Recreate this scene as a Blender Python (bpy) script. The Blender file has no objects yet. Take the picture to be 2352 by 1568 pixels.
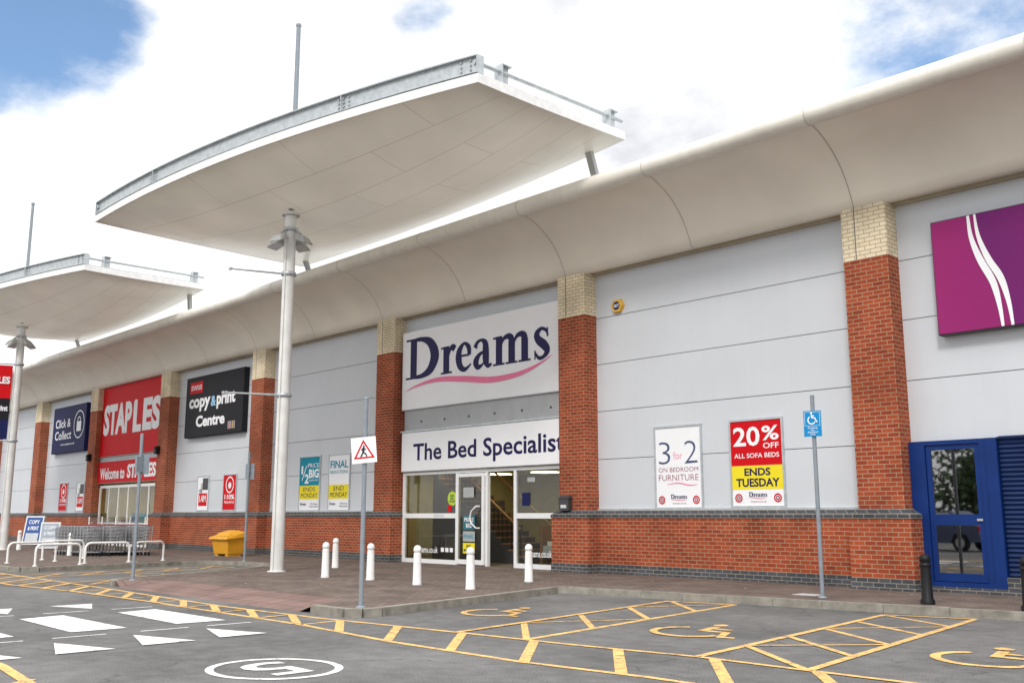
import bpy, math, random
from mathutils import Vector, Matrix
random.seed(7)
D=bpy.data; SC=bpy.context.scene; COL=SC.collection
SC.view_settings.view_transform='Standard'
# ------------------------------------------------------------ materials
def nt(m):
    m.use_nodes=True; t=m.node_tree; return t,t.nodes,t.links,t.nodes['Principled BSDF']
MC={}
def mat(name,col,rough=.6,metal=0.,var=.12,scale=3.,bump=0.,bscale=60.,spec=.5,streak=0.):
    if name in MC: return MC[name]
    m=D.materials.new(name); t,n,l,b=nt(m)
    geo=n.new('ShaderNodeNewGeometry')
    nz=n.new('ShaderNodeTexNoise'); nz.inputs['Scale'].default_value=scale; nz.inputs['Detail'].default_value=4
    l.new(geo.outputs['Position'],nz.inputs['Vector'])
    mr=n.new('ShaderNodeMapRange'); mr.inputs[1].default_value=.25; mr.inputs[2].default_value=.75
    mr.inputs[3].default_value=1-var; mr.inputs[4].default_value=1+var*.6
    l.new(nz.outputs['Fac'],mr.inputs[0]); fac=mr.outputs[0]
    if streak:
        mp=n.new('ShaderNodeMapping'); mp.inputs['Scale'].default_value=(5,5,.35); l.new(geo.outputs['Position'],mp.inputs[0])
        ns=n.new('ShaderNodeTexNoise'); ns.inputs['Scale'].default_value=1.2; ns.inputs['Detail'].default_value=6; l.new(mp.outputs[0],ns.inputs['Vector'])
        ms=n.new('ShaderNodeMapRange'); ms.inputs[1].default_value=.35; ms.inputs[2].default_value=.6; ms.inputs[3].default_value=1-streak; ms.inputs[4].default_value=1
        l.new(ns.outputs['Fac'],ms.inputs[0]); mm=n.new('ShaderNodeMath'); mm.operation='MULTIPLY'; l.new(fac,mm.inputs[0]); l.new(ms.outputs[0],mm.inputs[1]); fac=mm.outputs[0]
    mx=n.new('ShaderNodeVectorMath'); mx.operation='SCALE'; mx.inputs[0].default_value=col[:3]
    l.new(fac,mx.inputs['Scale']); l.new(mx.outputs[0],b.inputs['Base Color'])
    b.inputs['Roughness'].default_value=rough; b.inputs['Metallic'].default_value=metal
    b.inputs['Specular IOR Level'].default_value=spec
    if bump:
        n2=n.new('ShaderNodeTexNoise'); n2.inputs['Scale'].default_value=bscale; n2.inputs['Detail'].default_value=4
        l.new(geo.outputs['Position'],n2.inputs['Vector'])
        bp=n.new('ShaderNodeBump'); bp.inputs['Strength'].default_value=bump; bp.inputs['Distance'].default_value=.02
        l.new(n2.outputs['Fac'],bp.inputs['Height']); l.new(bp.outputs[0],b.inputs['Normal'])
    MC[name]=m; return m
def brick_mat(name,c1,c2,mortar,bw=.225,rh=.085,ms=.009,horizontal=False,rough=.85,stain=.25,bump=.4,off=.5):
    m=D.materials.new(name); t,n,l,b=nt(m)
    geo=n.new('ShaderNodeNewGeometry'); sp=n.new('ShaderNodeSeparateXYZ'); l.new(geo.outputs['Position'],sp.inputs[0])
    cb=n.new('ShaderNodeCombineXYZ')
    if horizontal:
        l.new(sp.outputs[0],cb.inputs[0]); l.new(sp.outputs[1],cb.inputs[1])
    else:
        ad=n.new('ShaderNodeMath'); ad.operation='ADD'; l.new(sp.outputs[0],ad.inputs[0]); l.new(sp.outputs[1],ad.inputs[1])
        l.new(ad.outputs[0],cb.inputs[0]); l.new(sp.outputs[2],cb.inputs[1])
    br=n.new('ShaderNodeTexBrick'); l.new(cb.outputs[0],br.inputs['Vector'])
    br.offset=off
    br.inputs['Scale'].default_value=1; br.inputs['Brick Width'].default_value=bw; br.inputs['Row Height'].default_value=rh
    br.inputs['Mortar Size'].default_value=ms; br.inputs['Mortar Smooth'].default_value=.2; br.inputs['Bias'].default_value=-.1
    br.inputs['Color1'].default_value=(*c1,1); br.inputs['Color2'].default_value=(*c2,1); br.inputs['Mortar'].default_value=(*mortar,1)
    nz=n.new('ShaderNodeTexNoise'); nz.inputs['Scale'].default_value=1.3; nz.inputs['Detail'].default_value=6
    l.new(geo.outputs['Position'],nz.inputs['Vector'])
    mr=n.new('ShaderNodeMapRange'); mr.inputs[1].default_value=.3; mr.inputs[2].default_value=.7; mr.inputs[3].default_value=1-stain; mr.inputs[4].default_value=1+stain*.4
    l.new(nz.outputs['Fac'],mr.inputs[0])
    mx=n.new('ShaderNodeVectorMath'); mx.operation='SCALE'; l.new(br.outputs['Color'],mx.inputs[0]); l.new(mr.outputs[0],mx.inputs['Scale'])
    l.new(mx.outputs[0],b.inputs['Base Color']); b.inputs['Roughness'].default_value=rough; b.inputs['Specular IOR Level'].default_value=.2
    bp=n.new('ShaderNodeBump'); bp.inputs['Strength'].default_value=bump; bp.inputs['Distance'].default_value=.01; bp.invert=True
    l.new(br.outputs['Fac'],bp.inputs['Height']); l.new(bp.outputs[0],b.inputs['Normal'])
    return m
def asphalt_mat(name,c,paint=None,wear=.45):
    m=D.materials.new(name); t,n,l,b=nt(m)
    geo=n.new('ShaderNodeNewGeometry')
    def noise(s,d=6):
        z=n.new('ShaderNodeTexNoise'); z.inputs['Scale'].default_value=s; z.inputs['Detail'].default_value=d
        l.new(geo.outputs['Position'],z.inputs['Vector']); return z
    a=noise(70,3); c2=noise(.5,6); c3=noise(4,5)
    r=n.new('ShaderNodeValToRGB'); r.color_ramp.elements[0].position=.3; r.color_ramp.elements[1].position=.72
    r.color_ramp.elements[0].color=(c*.5,c*.5,c*.51,1); r.color_ramp.elements[1].color=(c*1.75,c*1.7,c*1.63,1)
    l.new(a.outputs['Fac'],r.inputs[0])
    m1=n.new('ShaderNodeMapRange'); m1.inputs[1].default_value=.3; m1.inputs[2].default_value=.7; m1.inputs[3].default_value=.68; m1.inputs[4].default_value=1.2
    l.new(c2.outputs['Fac'],m1.inputs[0])
    m2=n.new('ShaderNodeMapRange'); m2.inputs[1].default_value=.3; m2.inputs[2].default_value=.7; m2.inputs[3].default_value=.82; m2.inputs[4].default_value=1.1
    l.new(c3.outputs['Fac'],m2.inputs[0])
    mu=n.new('ShaderNodeMath'); mu.operation='MULTIPLY'; l.new(m1.outputs[0],mu.inputs[0]); l.new(m2.outputs[0],mu.inputs[1])
    vo=n.new('ShaderNodeTexVoronoi'); vo.feature='DISTANCE_TO_EDGE'; vo.inputs['Scale'].default_value=.22
    wv=n.new('ShaderNodeVectorMath'); wv.operation='ADD'; l.new(geo.outputs['Position'],wv.inputs[0])
    ws_=n.new('ShaderNodeVectorMath'); ws_.operation='SCALE'; ws_.inputs['Scale'].default_value=1.2; l.new(noise(1.2,6).outputs['Color'],ws_.inputs[0]); l.new(ws_.outputs[0],wv.inputs[1]); l.new(wv.outputs[0],vo.inputs['Vector'])
    cr=n.new('ShaderNodeMapRange'); cr.inputs[1].default_value=.0; cr.inputs[2].default_value=.0035; cr.inputs[3].default_value=.55; cr.inputs[4].default_value=1
    l.new(vo.outputs['Distance'],cr.inputs[0]); mu2=n.new('ShaderNodeMath'); mu2.operation='MULTIPLY'; l.new(mu.outputs[0],mu2.inputs[0]); l.new(cr.outputs[0],mu2.inputs[1])
    vs=n.new('ShaderNodeVectorMath'); vs.operation='SCALE'; l.new(r.outputs[0],vs.inputs[0]); l.new(mu2.outputs[0],vs.inputs['Scale'])
    out=vs.outputs[0]
    if paint:
        w=noise(7,7); w2=noise(60,3)
        ad=n.new('ShaderNodeMath'); ad.operation='ADD'; l.new(w.outputs['Fac'],ad.inputs[0]); l.new(w2.outputs['Fac'],ad.inputs[1])
        wr=n.new('ShaderNodeMapRange'); wr.inputs[1].default_value=wear*2-.05; wr.inputs[2].default_value=wear*2+.16; wr.inputs[3].default_value=.2
        l.new(ad.outputs[0],wr.inputs[0])
        mx=n.new('ShaderNodeMix'); mx.data_type='RGBA'; l.new(wr.outputs[0],mx.inputs[0])
        l.new(out,mx.inputs[6])
        ps=n.new('ShaderNodeVectorMath'); ps.operation='SCALE'; ps.inputs[0].default_value=paint; l.new(m2.outputs[0],ps.inputs['Scale'])
        l.new(ps.outputs[0],mx.inputs[7]); out=mx.outputs[2]
    l.new(out,b.inputs['Base Color']); b.inputs['Roughness'].default_value=.88; b.inputs['Specular IOR Level'].default_value=.3
    bp=n.new('ShaderNodeBump'); bp.inputs['Strength'].default_value=.35; bp.inputs['Distance'].default_value=.01
    l.new(a.outputs['Fac'],bp.inputs['Height']); l.new(bp.outputs[0],b.inputs['Normal'])
    return m
def glass_mat(name,tint=(.75,.8,.8),refl=.12):
    m=D.materials.new(name); m.use_nodes=True; t=m.node_tree; n=t.nodes; l=t.links; n.clear()
    o=n.new('ShaderNodeOutputMaterial'); tr=n.new('ShaderNodeBsdfTransparent'); tr.inputs[0].default_value=(*tint,1)
    g=n.new('ShaderNodeBsdfGlossy'); g.inputs['Roughness'].default_value=.02
    f=n.new('ShaderNodeFresnel'); f.inputs[0].default_value=1.5
    ad=n.new('ShaderNodeMath'); ad.operation='ADD'; ad.inputs[1].default_value=refl; l.new(f.outputs[0],ad.inputs[0])
    mx=n.new('ShaderNodeMixShader'); l.new(ad.outputs[0],mx.inputs[0]); l.new(tr.outputs[0],mx.inputs[1]); l.new(g.outputs[0],mx.inputs[2])
    l.new(mx.outputs[0],o.inputs[0]); return m
def sheet_mat(name,col,trans,seams=True):
    m=D.materials.new(name); m.use_nodes=True; t=m.node_tree; n=t.nodes; l=t.links; b=n['Principled BSDF']; o=n['Material Output']
    geo=n.new('ShaderNodeNewGeometry'); nz=n.new('ShaderNodeTexNoise'); nz.inputs['Scale'].default_value=.5; nz.inputs['Detail'].default_value=6
    l.new(geo.outputs['Position'],nz.inputs['Vector'])
    mr=n.new('ShaderNodeMapRange'); mr.inputs[1].default_value=.3; mr.inputs[2].default_value=.7; mr.inputs[3].default_value=.88; mr.inputs[4].default_value=1.03
    l.new(nz.outputs['Fac'],mr.inputs[0])
    vs=n.new('ShaderNodeVectorMath'); vs.operation='SCALE'; l.new(mr.outputs[0],vs.inputs['Scale']); vs.inputs[0].default_value=col
    if seams:
        uv=n.new('ShaderNodeUVMap'); br=n.new('ShaderNodeTexBrick'); l.new(uv.outputs[0],br.inputs['Vector'])
        br.inputs['Scale'].default_value=1; br.inputs['Brick Width'].default_value=3.9; br.inputs['Row Height'].default_value=1.05
        br.inputs['Mortar Size'].default_value=.011; br.inputs['Mortar Smooth'].default_value=.5; br.inputs['Bias'].default_value=-.6
        br.offset=.5
        br.inputs['Color1'].default_value=(*col,1); br.inputs['Color2'].default_value=(col[0]*.97,col[1]*.97,col[2]*.96,1); br.inputs['Mortar'].default_value=(col[0]*.66,col[1]*.63,col[2]*.59,1)
        l.new(br.outputs['Color'],vs.inputs[0])
    l.new(vs.outputs[0],b.inputs['Base Color']); b.inputs['Roughness'].default_value=.30
    if trans:
        tr=n.new('ShaderNodeBsdfTranslucent'); l.new(vs.outputs[0],tr.inputs[0])
        mx=n.new('ShaderNodeMixShader'); mx.inputs[0].default_value=trans
        l.new(b.outputs[0],mx.inputs[1]); l.new(tr.outputs[0],mx.inputs[2]); l.new(mx.outputs[0],o.inputs[0])
    return m
AC=.13
M_asph=asphalt_mat('asphalt',AC)
M_yel=asphalt_mat('worn_yellow_paint',AC,(.78,.47,.16),.425)
M_wht=asphalt_mat('worn_white_paint',AC,(.74,.74,.72),.40)
M_brick=brick_mat('red_brick',(.40,.078,.030),(.26,.045,.020),(.38,.26,.17))
M_cream=brick_mat('cream_brick',(.88,.77,.57),(.80,.68,.47),(.44,.34,.23),ms=.008)
M_blue_brick=brick_mat('blue_engineering_brick',(.085,.09,.105),(.055,.06,.07),(.26,.24,.20))
M_pave=brick_mat('block_paving',(.205,.158,.134),(.14,.108,.093),(.085,.072,.060),bw=.2,rh=.1,ms=.007,horizontal=True,stain=.32)
M_tact=brick_mat('tactile_paving',(.24,.158,.138),(.20,.135,.118),(.11,.088,.075),bw=.4,rh=.4,ms=.012,horizontal=True,off=0)
M_kerb=mat('kerb_concrete',(.29,.27,.23),.9,var=.4,scale=5,bump=.4)
M_panel=mat('grey_panel',(.62,.65,.69),.5,var=.05,scale=.6,streak=.015,spec=.3)
M_joint=mat('dark_joint',(.14,.14,.15),.8)
M_white=mat('white_paint',(.84,.84,.83),.35,var=.12,scale=6)
M_frame=mat('white_frame',(.82,.83,.84),.3,var=.05)
M_eave=sheet_mat('cream_eave',(.89,.84,.73),0,False)
M_roll=mat('cream_roll',(.86,.83,.75),.35,var=.08,scale=1.5,streak=.06)
M_soff=sheet_mat('canopy_soffit',(.78,.735,.64),.12,True)  # translucency added so light from above brightens the underside
M_galv=mat('galvanised_steel',(.52,.56,.58),.42,metal=.35,var=.2,scale=7)
M_pole=mat('grey_pole',(.24,.28,.32),.5,var=.15,scale=8)
M_colm=mat('column_paint',(.76,.76,.74),.4,var=.12,scale=3,streak=.12)
M_lampc=mat('lamp_grey',(.42,.43,.42),.4)
M_dark=mat('dark_grey',(.05,.05,.055),.5)
M_black=mat('black_paint',(.010,.010,.012),.5,spec=.25)
S_=dict(rough=.55,spec=.12)
M_navy=mat('navy_letter',(.022,.018,.085),var=.05,**S_)
M_navyb=mat('navy_board',(.014,.018,.085),var=.08,**S_)
M_dream=mat('slate_navy_letter',(.030,.028,.095),var=.05,**S_)
M_slate=mat('poster_slate',(.07,.10,.20),var=.05,**S_)
M_pink=mat('pink_swoosh',(.85,.22,.38),var=.05,**S_)
M_sign=mat('sign_white',(.88,.89,.92),var=.04,scale=1,**S_)
M_red=mat('sign_red',(.62,.006,.012),var=.06,scale=1,**S_)
M_blk=mat('sign_black',(.018,.018,.022),var=.1,**S_)
M_teal=mat('poster_teal',(.01,.27,.38),var=.04,**S_)
M_yelp=mat('poster_yellow',(.86,.72,.03),var=.04,**S_)
M_blue=mat('door_blue',(.004,.030,.165),.4,var=.15,spec=.3)
M_shut=mat('shutter_blue',(.003,.018,.085),.5,var=.15,spec=.3)
M_dis=mat('sign_blue',(.01,.25,.55),var=.04,**S_)
M_sky2=mat('light_blue_letter',(.35,.62,.88),**S_)
M_grit=mat('grit_yellow',(.75,.36,.02),.5,var=.12,scale=6)
M_wire=mat('chrome_wire',(.45,.46,.48),.35,metal=.4)
M_hand=mat('trolley_handle_red',(.35,.03,.03),.5)
M_adt=mat('alarm_yellow',(.72,.42,.05),.4)
M_roof=mat('roof_sheet',(.42,.43,.43),.5)
M_int=mat('interior_wall',(.42,.37,.22),.8)
M_intf=mat('interior_floor',(.11,.09,.07),.6)
M_wood=mat('stair_wood',(.28,.14,.06),.5)
M_stand=mat('stand_brown',(.10,.075,.055),.6)
M_green=mat('poster_green',(.45,.62,.05),.5)
M_acry=mat('milky_plastic',(.62,.65,.68),.3)
M_glass=glass_mat('shop_glass',(.82,.88,.84),.04)
M_clear=glass_mat('clear_plastic',(.86,.88,.89),.10)
M_glassd=glass_mat('dark_glass',(.10,.12,.13),.34)
M_lamp=D.materials.new('ceiling_light'); t_,n_,l_,b_=nt(M_lamp); b_.inputs['Emission Color'].default_value=(1,.86,.50,1); b_.inputs['Emission Strength'].default_value=7
def grad(name,c0,c1,x0,x1):
    m=D.materials.new(name); t_,n_,l_,b_=nt(m)
    g_=n_.new('ShaderNodeNewGeometry'); s_=n_.new('ShaderNodeSeparateXYZ'); l_.new(g_.outputs['Position'],s_.inputs[0])
    q_=n_.new('ShaderNodeMapRange'); q_.inputs[1].default_value=x0; q_.inputs[2].default_value=x1; l_.new(s_.outputs[0],q_.inputs[0])
    r_=n_.new('ShaderNodeValToRGB'); r_.color_ramp.elements[0].color=(*c0,1); r_.color_ramp.elements[1].color=(*c1,1); l_.new(q_.outputs[0],r_.inputs[0]); l_.new(r_.outputs[0],b_.inputs['Base Color'])
    b_.inputs['Roughness'].default_value=.55; b_.inputs['Specular IOR Level'].default_value=.12; return m
M_mag=grad('magenta_board',(.31,.026,.155),(.25,.02,.15),-7.7,-4.6)
M_purp=grad('purple_field',(.15,.020,.14),(.19,.02,.145),-6.9,-5.6)
# ------------------------------------------------------------ mesh builder
class B:
    def __init__(s): s.v=[];s.f=[];s.m=[];s.uv=None;s.sm=[]
    def add(s,vs,fs,mi=0,smooth=False):
        o=len(s.v); s.v+= [tuple(p) for p in vs]; s.f+=[tuple(i+o for i in q) for q in fs]; s.m+=[mi]*len(fs); s.sm+=[smooth]*len(fs)
    def box(s,x0,x1,y0,y1,z0,z1,mi=0):
        s.add([(x0,y0,z0),(x1,y0,z0),(x1,y1,z0),(x0,y1,z0),(x0,y0,z1),(x1,y0,z1),(x1,y1,z1),(x0,y1,z1)],
              [(0,3,2,1),(4,5,6,7),(0,1,5,4),(1,2,6,5),(2,3,7,6),(3,0,4,7)],mi); return s
    def pane(s,x0,x1,y,z0,z1,mi=0):
        s.add([(x0,y,z0),(x1,y,z0),(x1,y,z1),(x0,y,z1)],[(0,1,2,3)],mi); return s
    def hexa(s,b,t,mi=0):
        s.add(list(b)+list(t),[(0,3,2,1),(4,5,6,7),(0,1,5,4),(1,2,6,5),(2,3,7,6),(3,0,4,7)],mi)
    def poly(s,pts,mi=0): s.add(pts,[tuple(range(len(pts)))],mi)
    def prism(s,pts,z0,z1,mi=0,mtop=None):
        n=len(pts)
        s.add([(x,y,z0) for x,y in pts]+[(x,y,z1) for x,y in pts],[(i,(i+1)%n,n+(i+1)%n,n+i) for i in range(n)],mi)
        s.add([(x,y,z1) for x,y in pts],[tuple(range(n))],mi if mtop is None else mtop)
    def tube(s,path,r,seg=10,mi=0,caps=True,smooth=True):
        path=[Vector(p) for p in path]; n=len(path); rs=r if isinstance(r,(list,tuple)) else [r]*n
        up=None; rings=[]
        for i,p in enumerate(path):
            d=(path[min(i+1,n-1)]-path[max(i-1,0)])
            d.normalize()
            if up is None:
                up=Vector((0,0,1)) if abs(d.z)<.9 else Vector((1,0,0))
            a=d.cross(up); a.normalize(); b=a.cross(d); b.normalize(); up=b
            rings.append([p+(a*math.cos(2*math.pi*k/seg)+b*math.sin(2*math.pi*k/seg))*rs[i] for k in range(seg)])
        vs=[q for g in rings for q in g]; fs=[]
        for i in range(n-1):
            for k in range(seg):
                k2=(k+1)%seg; fs.append((i*seg+k,i*seg+k2,(i+1)*seg+k2,(i+1)*seg+k))
        s.add(vs,fs,mi,smooth)
        if caps:
            s.add(rings[0],[tuple(range(seg))],mi); s.add(rings[-1],[tuple(reversed(range(seg)))],mi)
        return s
    def lathe(s,prof,cx=0,cy=0,cz=0,seg=20,mi=0):
        n=len(prof); vs=[]
        for r,z in prof:
            for k in range(seg):
                a=2*math.pi*k/seg; vs.append((cx+r*math.cos(a),cy+r*math.sin(a),cz+z))
        fs=[(i*seg+k,i*seg+(k+1)%seg,(i+1)*seg+(k+1)%seg,(i+1)*seg+k) for i in range(n-1) for k in range(seg)]
        s.add(vs,fs,mi,True); return s
    def make(s,name,mats,parent=None,**kw):
        me=D.meshes.new(name); me.from_pydata(s.v,[],s.f); me.update()
        if not isinstance(mats,(list,tuple)): mats=[mats]
        for m in mats: me.materials.append(m)
        for p,mi,sm in zip(me.polygons,s.m,s.sm): p.material_index=mi; p.use_smooth=sm
        if s.uv:
            u=me.uv_layers.new(name='UVMap')
            for lp in me.loops: u.data[lp.index].uv=s.uv[lp.vertex_index]
        o=D.objects.new(name,me); COL.objects.link(o)
        if parent is not None:
            o.parent=parent
            if kw.get('world',True): o.location=-world_loc(parent)
        return o
def world_loc(o):
    v=Vector((0,0,0))
    while o is not None: v+=o.location; o=o.parent
    return v
def root(name,loc,label,cat,group=None):
    o=D.objects.new(name,None); COL.objects.link(o); o.location=loc; o.empty_display_size=.2
    o['label']=label; o['category']=cat
    if group: o['group']=group
    return o
def sub(name,parent):
    o=D.objects.new(name,None); COL.objects.link(o); o.parent=parent; o.empty_display_size=.1; return o
def copy_thing(r,loc,rotz=0.):
    n=r.copy(); COL.objects.link(n); n.location=loc; n.rotation_euler=(0,0,rotz)
    for c in [c for c in D.objects if c.parent==r]:
        k=c.copy(); COL.objects.link(k); k.parent=n
    return n
def text_geo(s,bold=0.,shear=0.,res=3):
    c=D.curves.new('tmp','FONT'); c.body=s; c.size=1; c.offset=bold; c.shear=shear; c.resolution_u=res; c.align_x='CENTER'
    o=D.objects.new('tmp',c); COL.objects.link(o); dg=bpy.context.evaluated_depsgraph_get(); dg.update()
    me=D.meshes.new_from_object(o.evaluated_get(dg)); D.objects.remove(o); D.curves.remove(c)
    vs=[(v.co.x,v.co.y) for v in me.vertices]; fs=[tuple(p.vertices) for p in me.polygons]; D.meshes.remove(me)
    x0=min(v[0] for v in vs);x1=max(v[0] for v in vs);y0=min(v[1] for v in vs);y1=max(v[1] for v in vs)
    return [((x-x0)/(x1-x0),(y-y0)/(y1-y0)) for x,y in vs],fs
def txt(b,s,x0,x1,z0,z1,y,mi=0,bold=.0,shear=0.):
    vs,fs=text_geo(s,bold,shear); b.add([(x0+u*(x1-x0),y,z0+v*(z1-z0)) for u,v in vs],fs,mi); return b
def word(par,m,s,x0,x1,z0,z1,y,bold=0.,name='lettering'): 
    return txt(B(),s,x0,x1,z0,z1,y,0,bold).make(name,m,par)
def crom(pts,n=6):
    out=[]; P=[pts[0]]+list(pts)+[pts[-1]]
    for i in range(1,len(P)-2):
        for k in range(n):
            t=k/n; out.append(tuple(.5*((2*b)+(-a+c)*t+(2*a-5*b+4*c-d)*t*t+(-a+3*b-3*c+d)*t**3) for a,b,c,d in zip(P[i-1],P[i],P[i+1],P[i+2])))
    out.append(tuple(pts[-1])); return out
def ribbon(pts,smooth=True):
    p=crom(pts) if smooth else pts; L=[];R=[]
    for i in range(len(p)):
        a=p[max(i-1,0)]; c=p[min(i+1,len(p)-1)]; dx=c[0]-a[0]; dy=c[1]-a[1]; q=math.hypot(dx,dy) or 1
        nx,ny=-dy/q,dx/q; w=p[i][2]/2; L.append((p[i][0]+nx*w,p[i][1]+ny*w)); R.append((p[i][0]-nx*w,p[i][1]-ny*w))
    n=len(p); return L+R,[(i,n+i,n+i+1,i+1) for i in range(n-1)]
STAG=[0]
def wall_ribbon(b,pts,ox,oz,sx,sz,y,mi=0,smooth=True):
    vs,fs=ribbon(pts,smooth); STAG[0]=(STAG[0]+1)%12; yy=y-.0006*STAG[0]
    b.add([(ox+u*sx,yy,oz+v*sz) for u,v in vs],fs,mi)
def wrect(b,ox,oz,sx,sz,y,x0,x1,z0,z1,mi=0):
    STAG[0]=(STAG[0]+1)%12; yy=y-.0006*STAG[0]
    b.add([(ox+x0*sx,yy,oz+z0*sz),(ox+x1*sx,yy,oz+z0*sz),(ox+x1*sx,yy,oz+z1*sz),(ox+x0*sx,yy,oz+z1*sz)],[(0,1,2,3)],mi)
def wdisc(b,cx,cz,r,y,mi=0,seg=24,r2=None):
    if r2 is None: b.add([(cx+r*math.cos(2*math.pi*k/seg),y,cz+r*math.sin(2*math.pi*k/seg)) for k in range(seg)],[tuple(range(seg))],mi)
    else:
        vs=[(cx+q*math.cos(2*math.pi*k/seg),y,cz+q*math.sin(2*math.pi*k/seg)) for q in (r,r2) for k in range(seg)]
        b.add(vs,[(k,(k+1)%seg,seg+(k+1)%seg,seg+k) for k in range(seg)],mi)
def serif_word(b,x,z,sx,sz,y,mi=0):
    """bold serif lettering D r e a m s, 6.35 units wide, cap height 1.22"""
    def R(ox,x0,x1,z0,z1):
        if z1-z0>.3: x0-=.018; x1+=.018
        wrect(b,x+ox*sx,z,sx,sz,y,x0,x1,z0,z1,mi)
    def S(ox,pts): wall_ribbon(b,[(p,q,w*1.1+.012) for p,q,w in pts],x+ox*sx,z,sx,sz,y,mi)
    o=0.; R(o,.24,.52,0,1.22); R(o,0,.62,0,.06); R(o,0,.62,1.16,1.22)
    S(o,[(.48,1.175,.09),(.85,1.15,.13),(1.22,.99,.26),(1.42,.61,.36),(1.22,.23,.26),(.85,.07,.13),(.48,.045,.09)])
    o=1.72; R(o,.13,.37,0,.8); R(o,0,.52,0,.055); R(o,0,.2,.735,.79); S(o,[(.34,.5,.05),(.43,.70,.10),(.56,.74,.17),(.64,.68,.16)])
    o=2.42; R(o,.14,.60,.415,.475); S(o,[(.60,.44,.12),(.57,.66,.15),(.37,.79,.07),(.17,.62,.18),(.12,.40,.23),(.20,.15,.19),(.42,.045,.10),(.68,.18,.03)])
    o=3.18; S(o,[(.10,.60,.15),(.19,.74,.09),(.38,.79,.07),(.53,.68,.19),(.56,.45,.23),(.57,.2,.22),(.66,.05,.12),(.82,.08,.04)])
    S(o,[(.5,.47,.05),(.27,.38,.11),(.13,.2,.21),(.22,.05,.14),(.4,.09,.06),(.5,.2,.04)])
    o=4.05
    for q in (0,.52,1.04): R(o,.13+q,.36+q,0,.62 if q else .8); R(o,0+q,.48+q,0,.055)
    R(o,0,.2,.735,.79)
    for q in (0,.52): S(o,[(.34+q,.55,.04),(.44+q,.71,.09),(.62+q,.76,.13),(.745+q,.68,.2),(.765+q,.5,.23)])
    o=5.66; S(o,[(.58,.58,.03),(.5,.73,.07),(.32,.79,.08),(.15,.66,.17),(.22,.50,.20),(.42,.36,.22),(.54,.20,.18),(.42,.05,.09),(.22,.03,.08),(.06,.22,.03)])
    R(o,.53,.58,.56,.8); R(o,.05,.1,0,.24)
def swoosh(b,x,z,sx,sz,y,mi):
    wall_ribbon(b,[(0,0,.005),(.6,.13,.06),(1.6,.22,.13),(2.8,.12,.17),(4.0,-.02,.17),(5.1,.03,.13),(5.9,.22,.06),(6.4,.42,.005)],x,z,sx,sz,y,mi)
# ------------------------------------------------------------ ground
gb=B(); gb.poly([(-900,-900,0),(900,-900,0),(900,900,0),(-900,900,0)])
ground=gb.make('ground',M_asph); ground['kind']='structure'
yb=B(); wb=B(); GS=[0]
def gl(b,p,q,w=.1,mi=0):
    GS[0]=(GS[0]+1)%14; z=.004+.0005*GS[0]
    d=Vector((q[0]-p[0],q[1]-p[1])); d.normalize(); n=Vector((-d.y,d.x))*w/2
    b.add([(p[0]+n.x,p[1]+n.y,z),(p[0]-n.x,p[1]-n.y,z),(q[0]-n.x,q[1]-n.y,z),(q[0]+n.x,q[1]+n.y,z)],[(0,1,2,3)],mi)
def gpl(b,pts,w=.1):
    for p,q in zip(pts,pts[1:]): gl(b,p,q,w)
def gpoly(b,pts): 
    GS[0]=(GS[0]+1)%14; b.poly([(x,y,.004+.0005*GS[0]) for x,y in pts])
inner=[(-48,8.75),(-29.3,8.45),(-21,8.3),(-15.7,8.12),(-12.85,8.25),(-10.1,8.57),(-8.13,8.76),(-6.62,9.0),(-5.3,9.0),(0,9.1),(4,9.2)]
outer=[(-48,7.1),(-23.4,7.2),(-20.5,7.5),(-16.9,7.62),(-12.46,7.6),(-9.89,7.38),(-7.64,7.37),(-6.14,7.55),(-4,7.6),(4,7.7)]
gpl(yb,inner,.09); gpl(yb,outer,.09)
def yat(pl,x):
    for p,q in zip(pl,pl[1:]):
        if p[0]<=x<=q[0]: return p[1]+(q[1]-p[1])*(x-p[0])/(q[0]-p[0])
    return pl[-1][1]
x=-34.
while x<1.5:
    gl(yb,(x,yat(inner,x)),(x+1.18,yat(outer,x+1.18)),.12)
    if x<-12: gl(yb,(x,yat(inner,x)),(x+.1,yat(outer,x+.1)),.07)
    x+=1.2
def hatch(p0,p1,q0,q1,n):
    gl(yb,p0,p1); gl(yb,q0,q1); gl(yb,p1,q1)
    P=[Vector(p0).lerp(Vector(p1),i/n) for i in range(n+1)]; Q=[Vector(q0).lerp(Vector(q1),i/n) for i in range(n+1)]
    for i in range(n):
        gl(yb,Q[i],P[i+1],.09)
        gl(yb,P[i],Q[min(n,i+1)],.06) if i%2 else None
hatch((-10.1,8.57),(-11.12,14.38),(-8.96,8.72),(-9.92,14.64),4)
hatch((-6.62,9.0),(-7.35,14.77),(-5.3,9.0),(-6.13,15.13),5)
hatch((-2.95,9.05),(-3.6,15.1),(-1.7,9.05),(-2.4,15.1),5)
hatch((-27.2,8.5),(-28.0,14.2),(-26.0,8.5),(-26.9,14.3),5)
hatch((-23.4,8.4),(-24.9,14.2),(-22.5,8.5),(-24.3,14.0),5)
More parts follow.
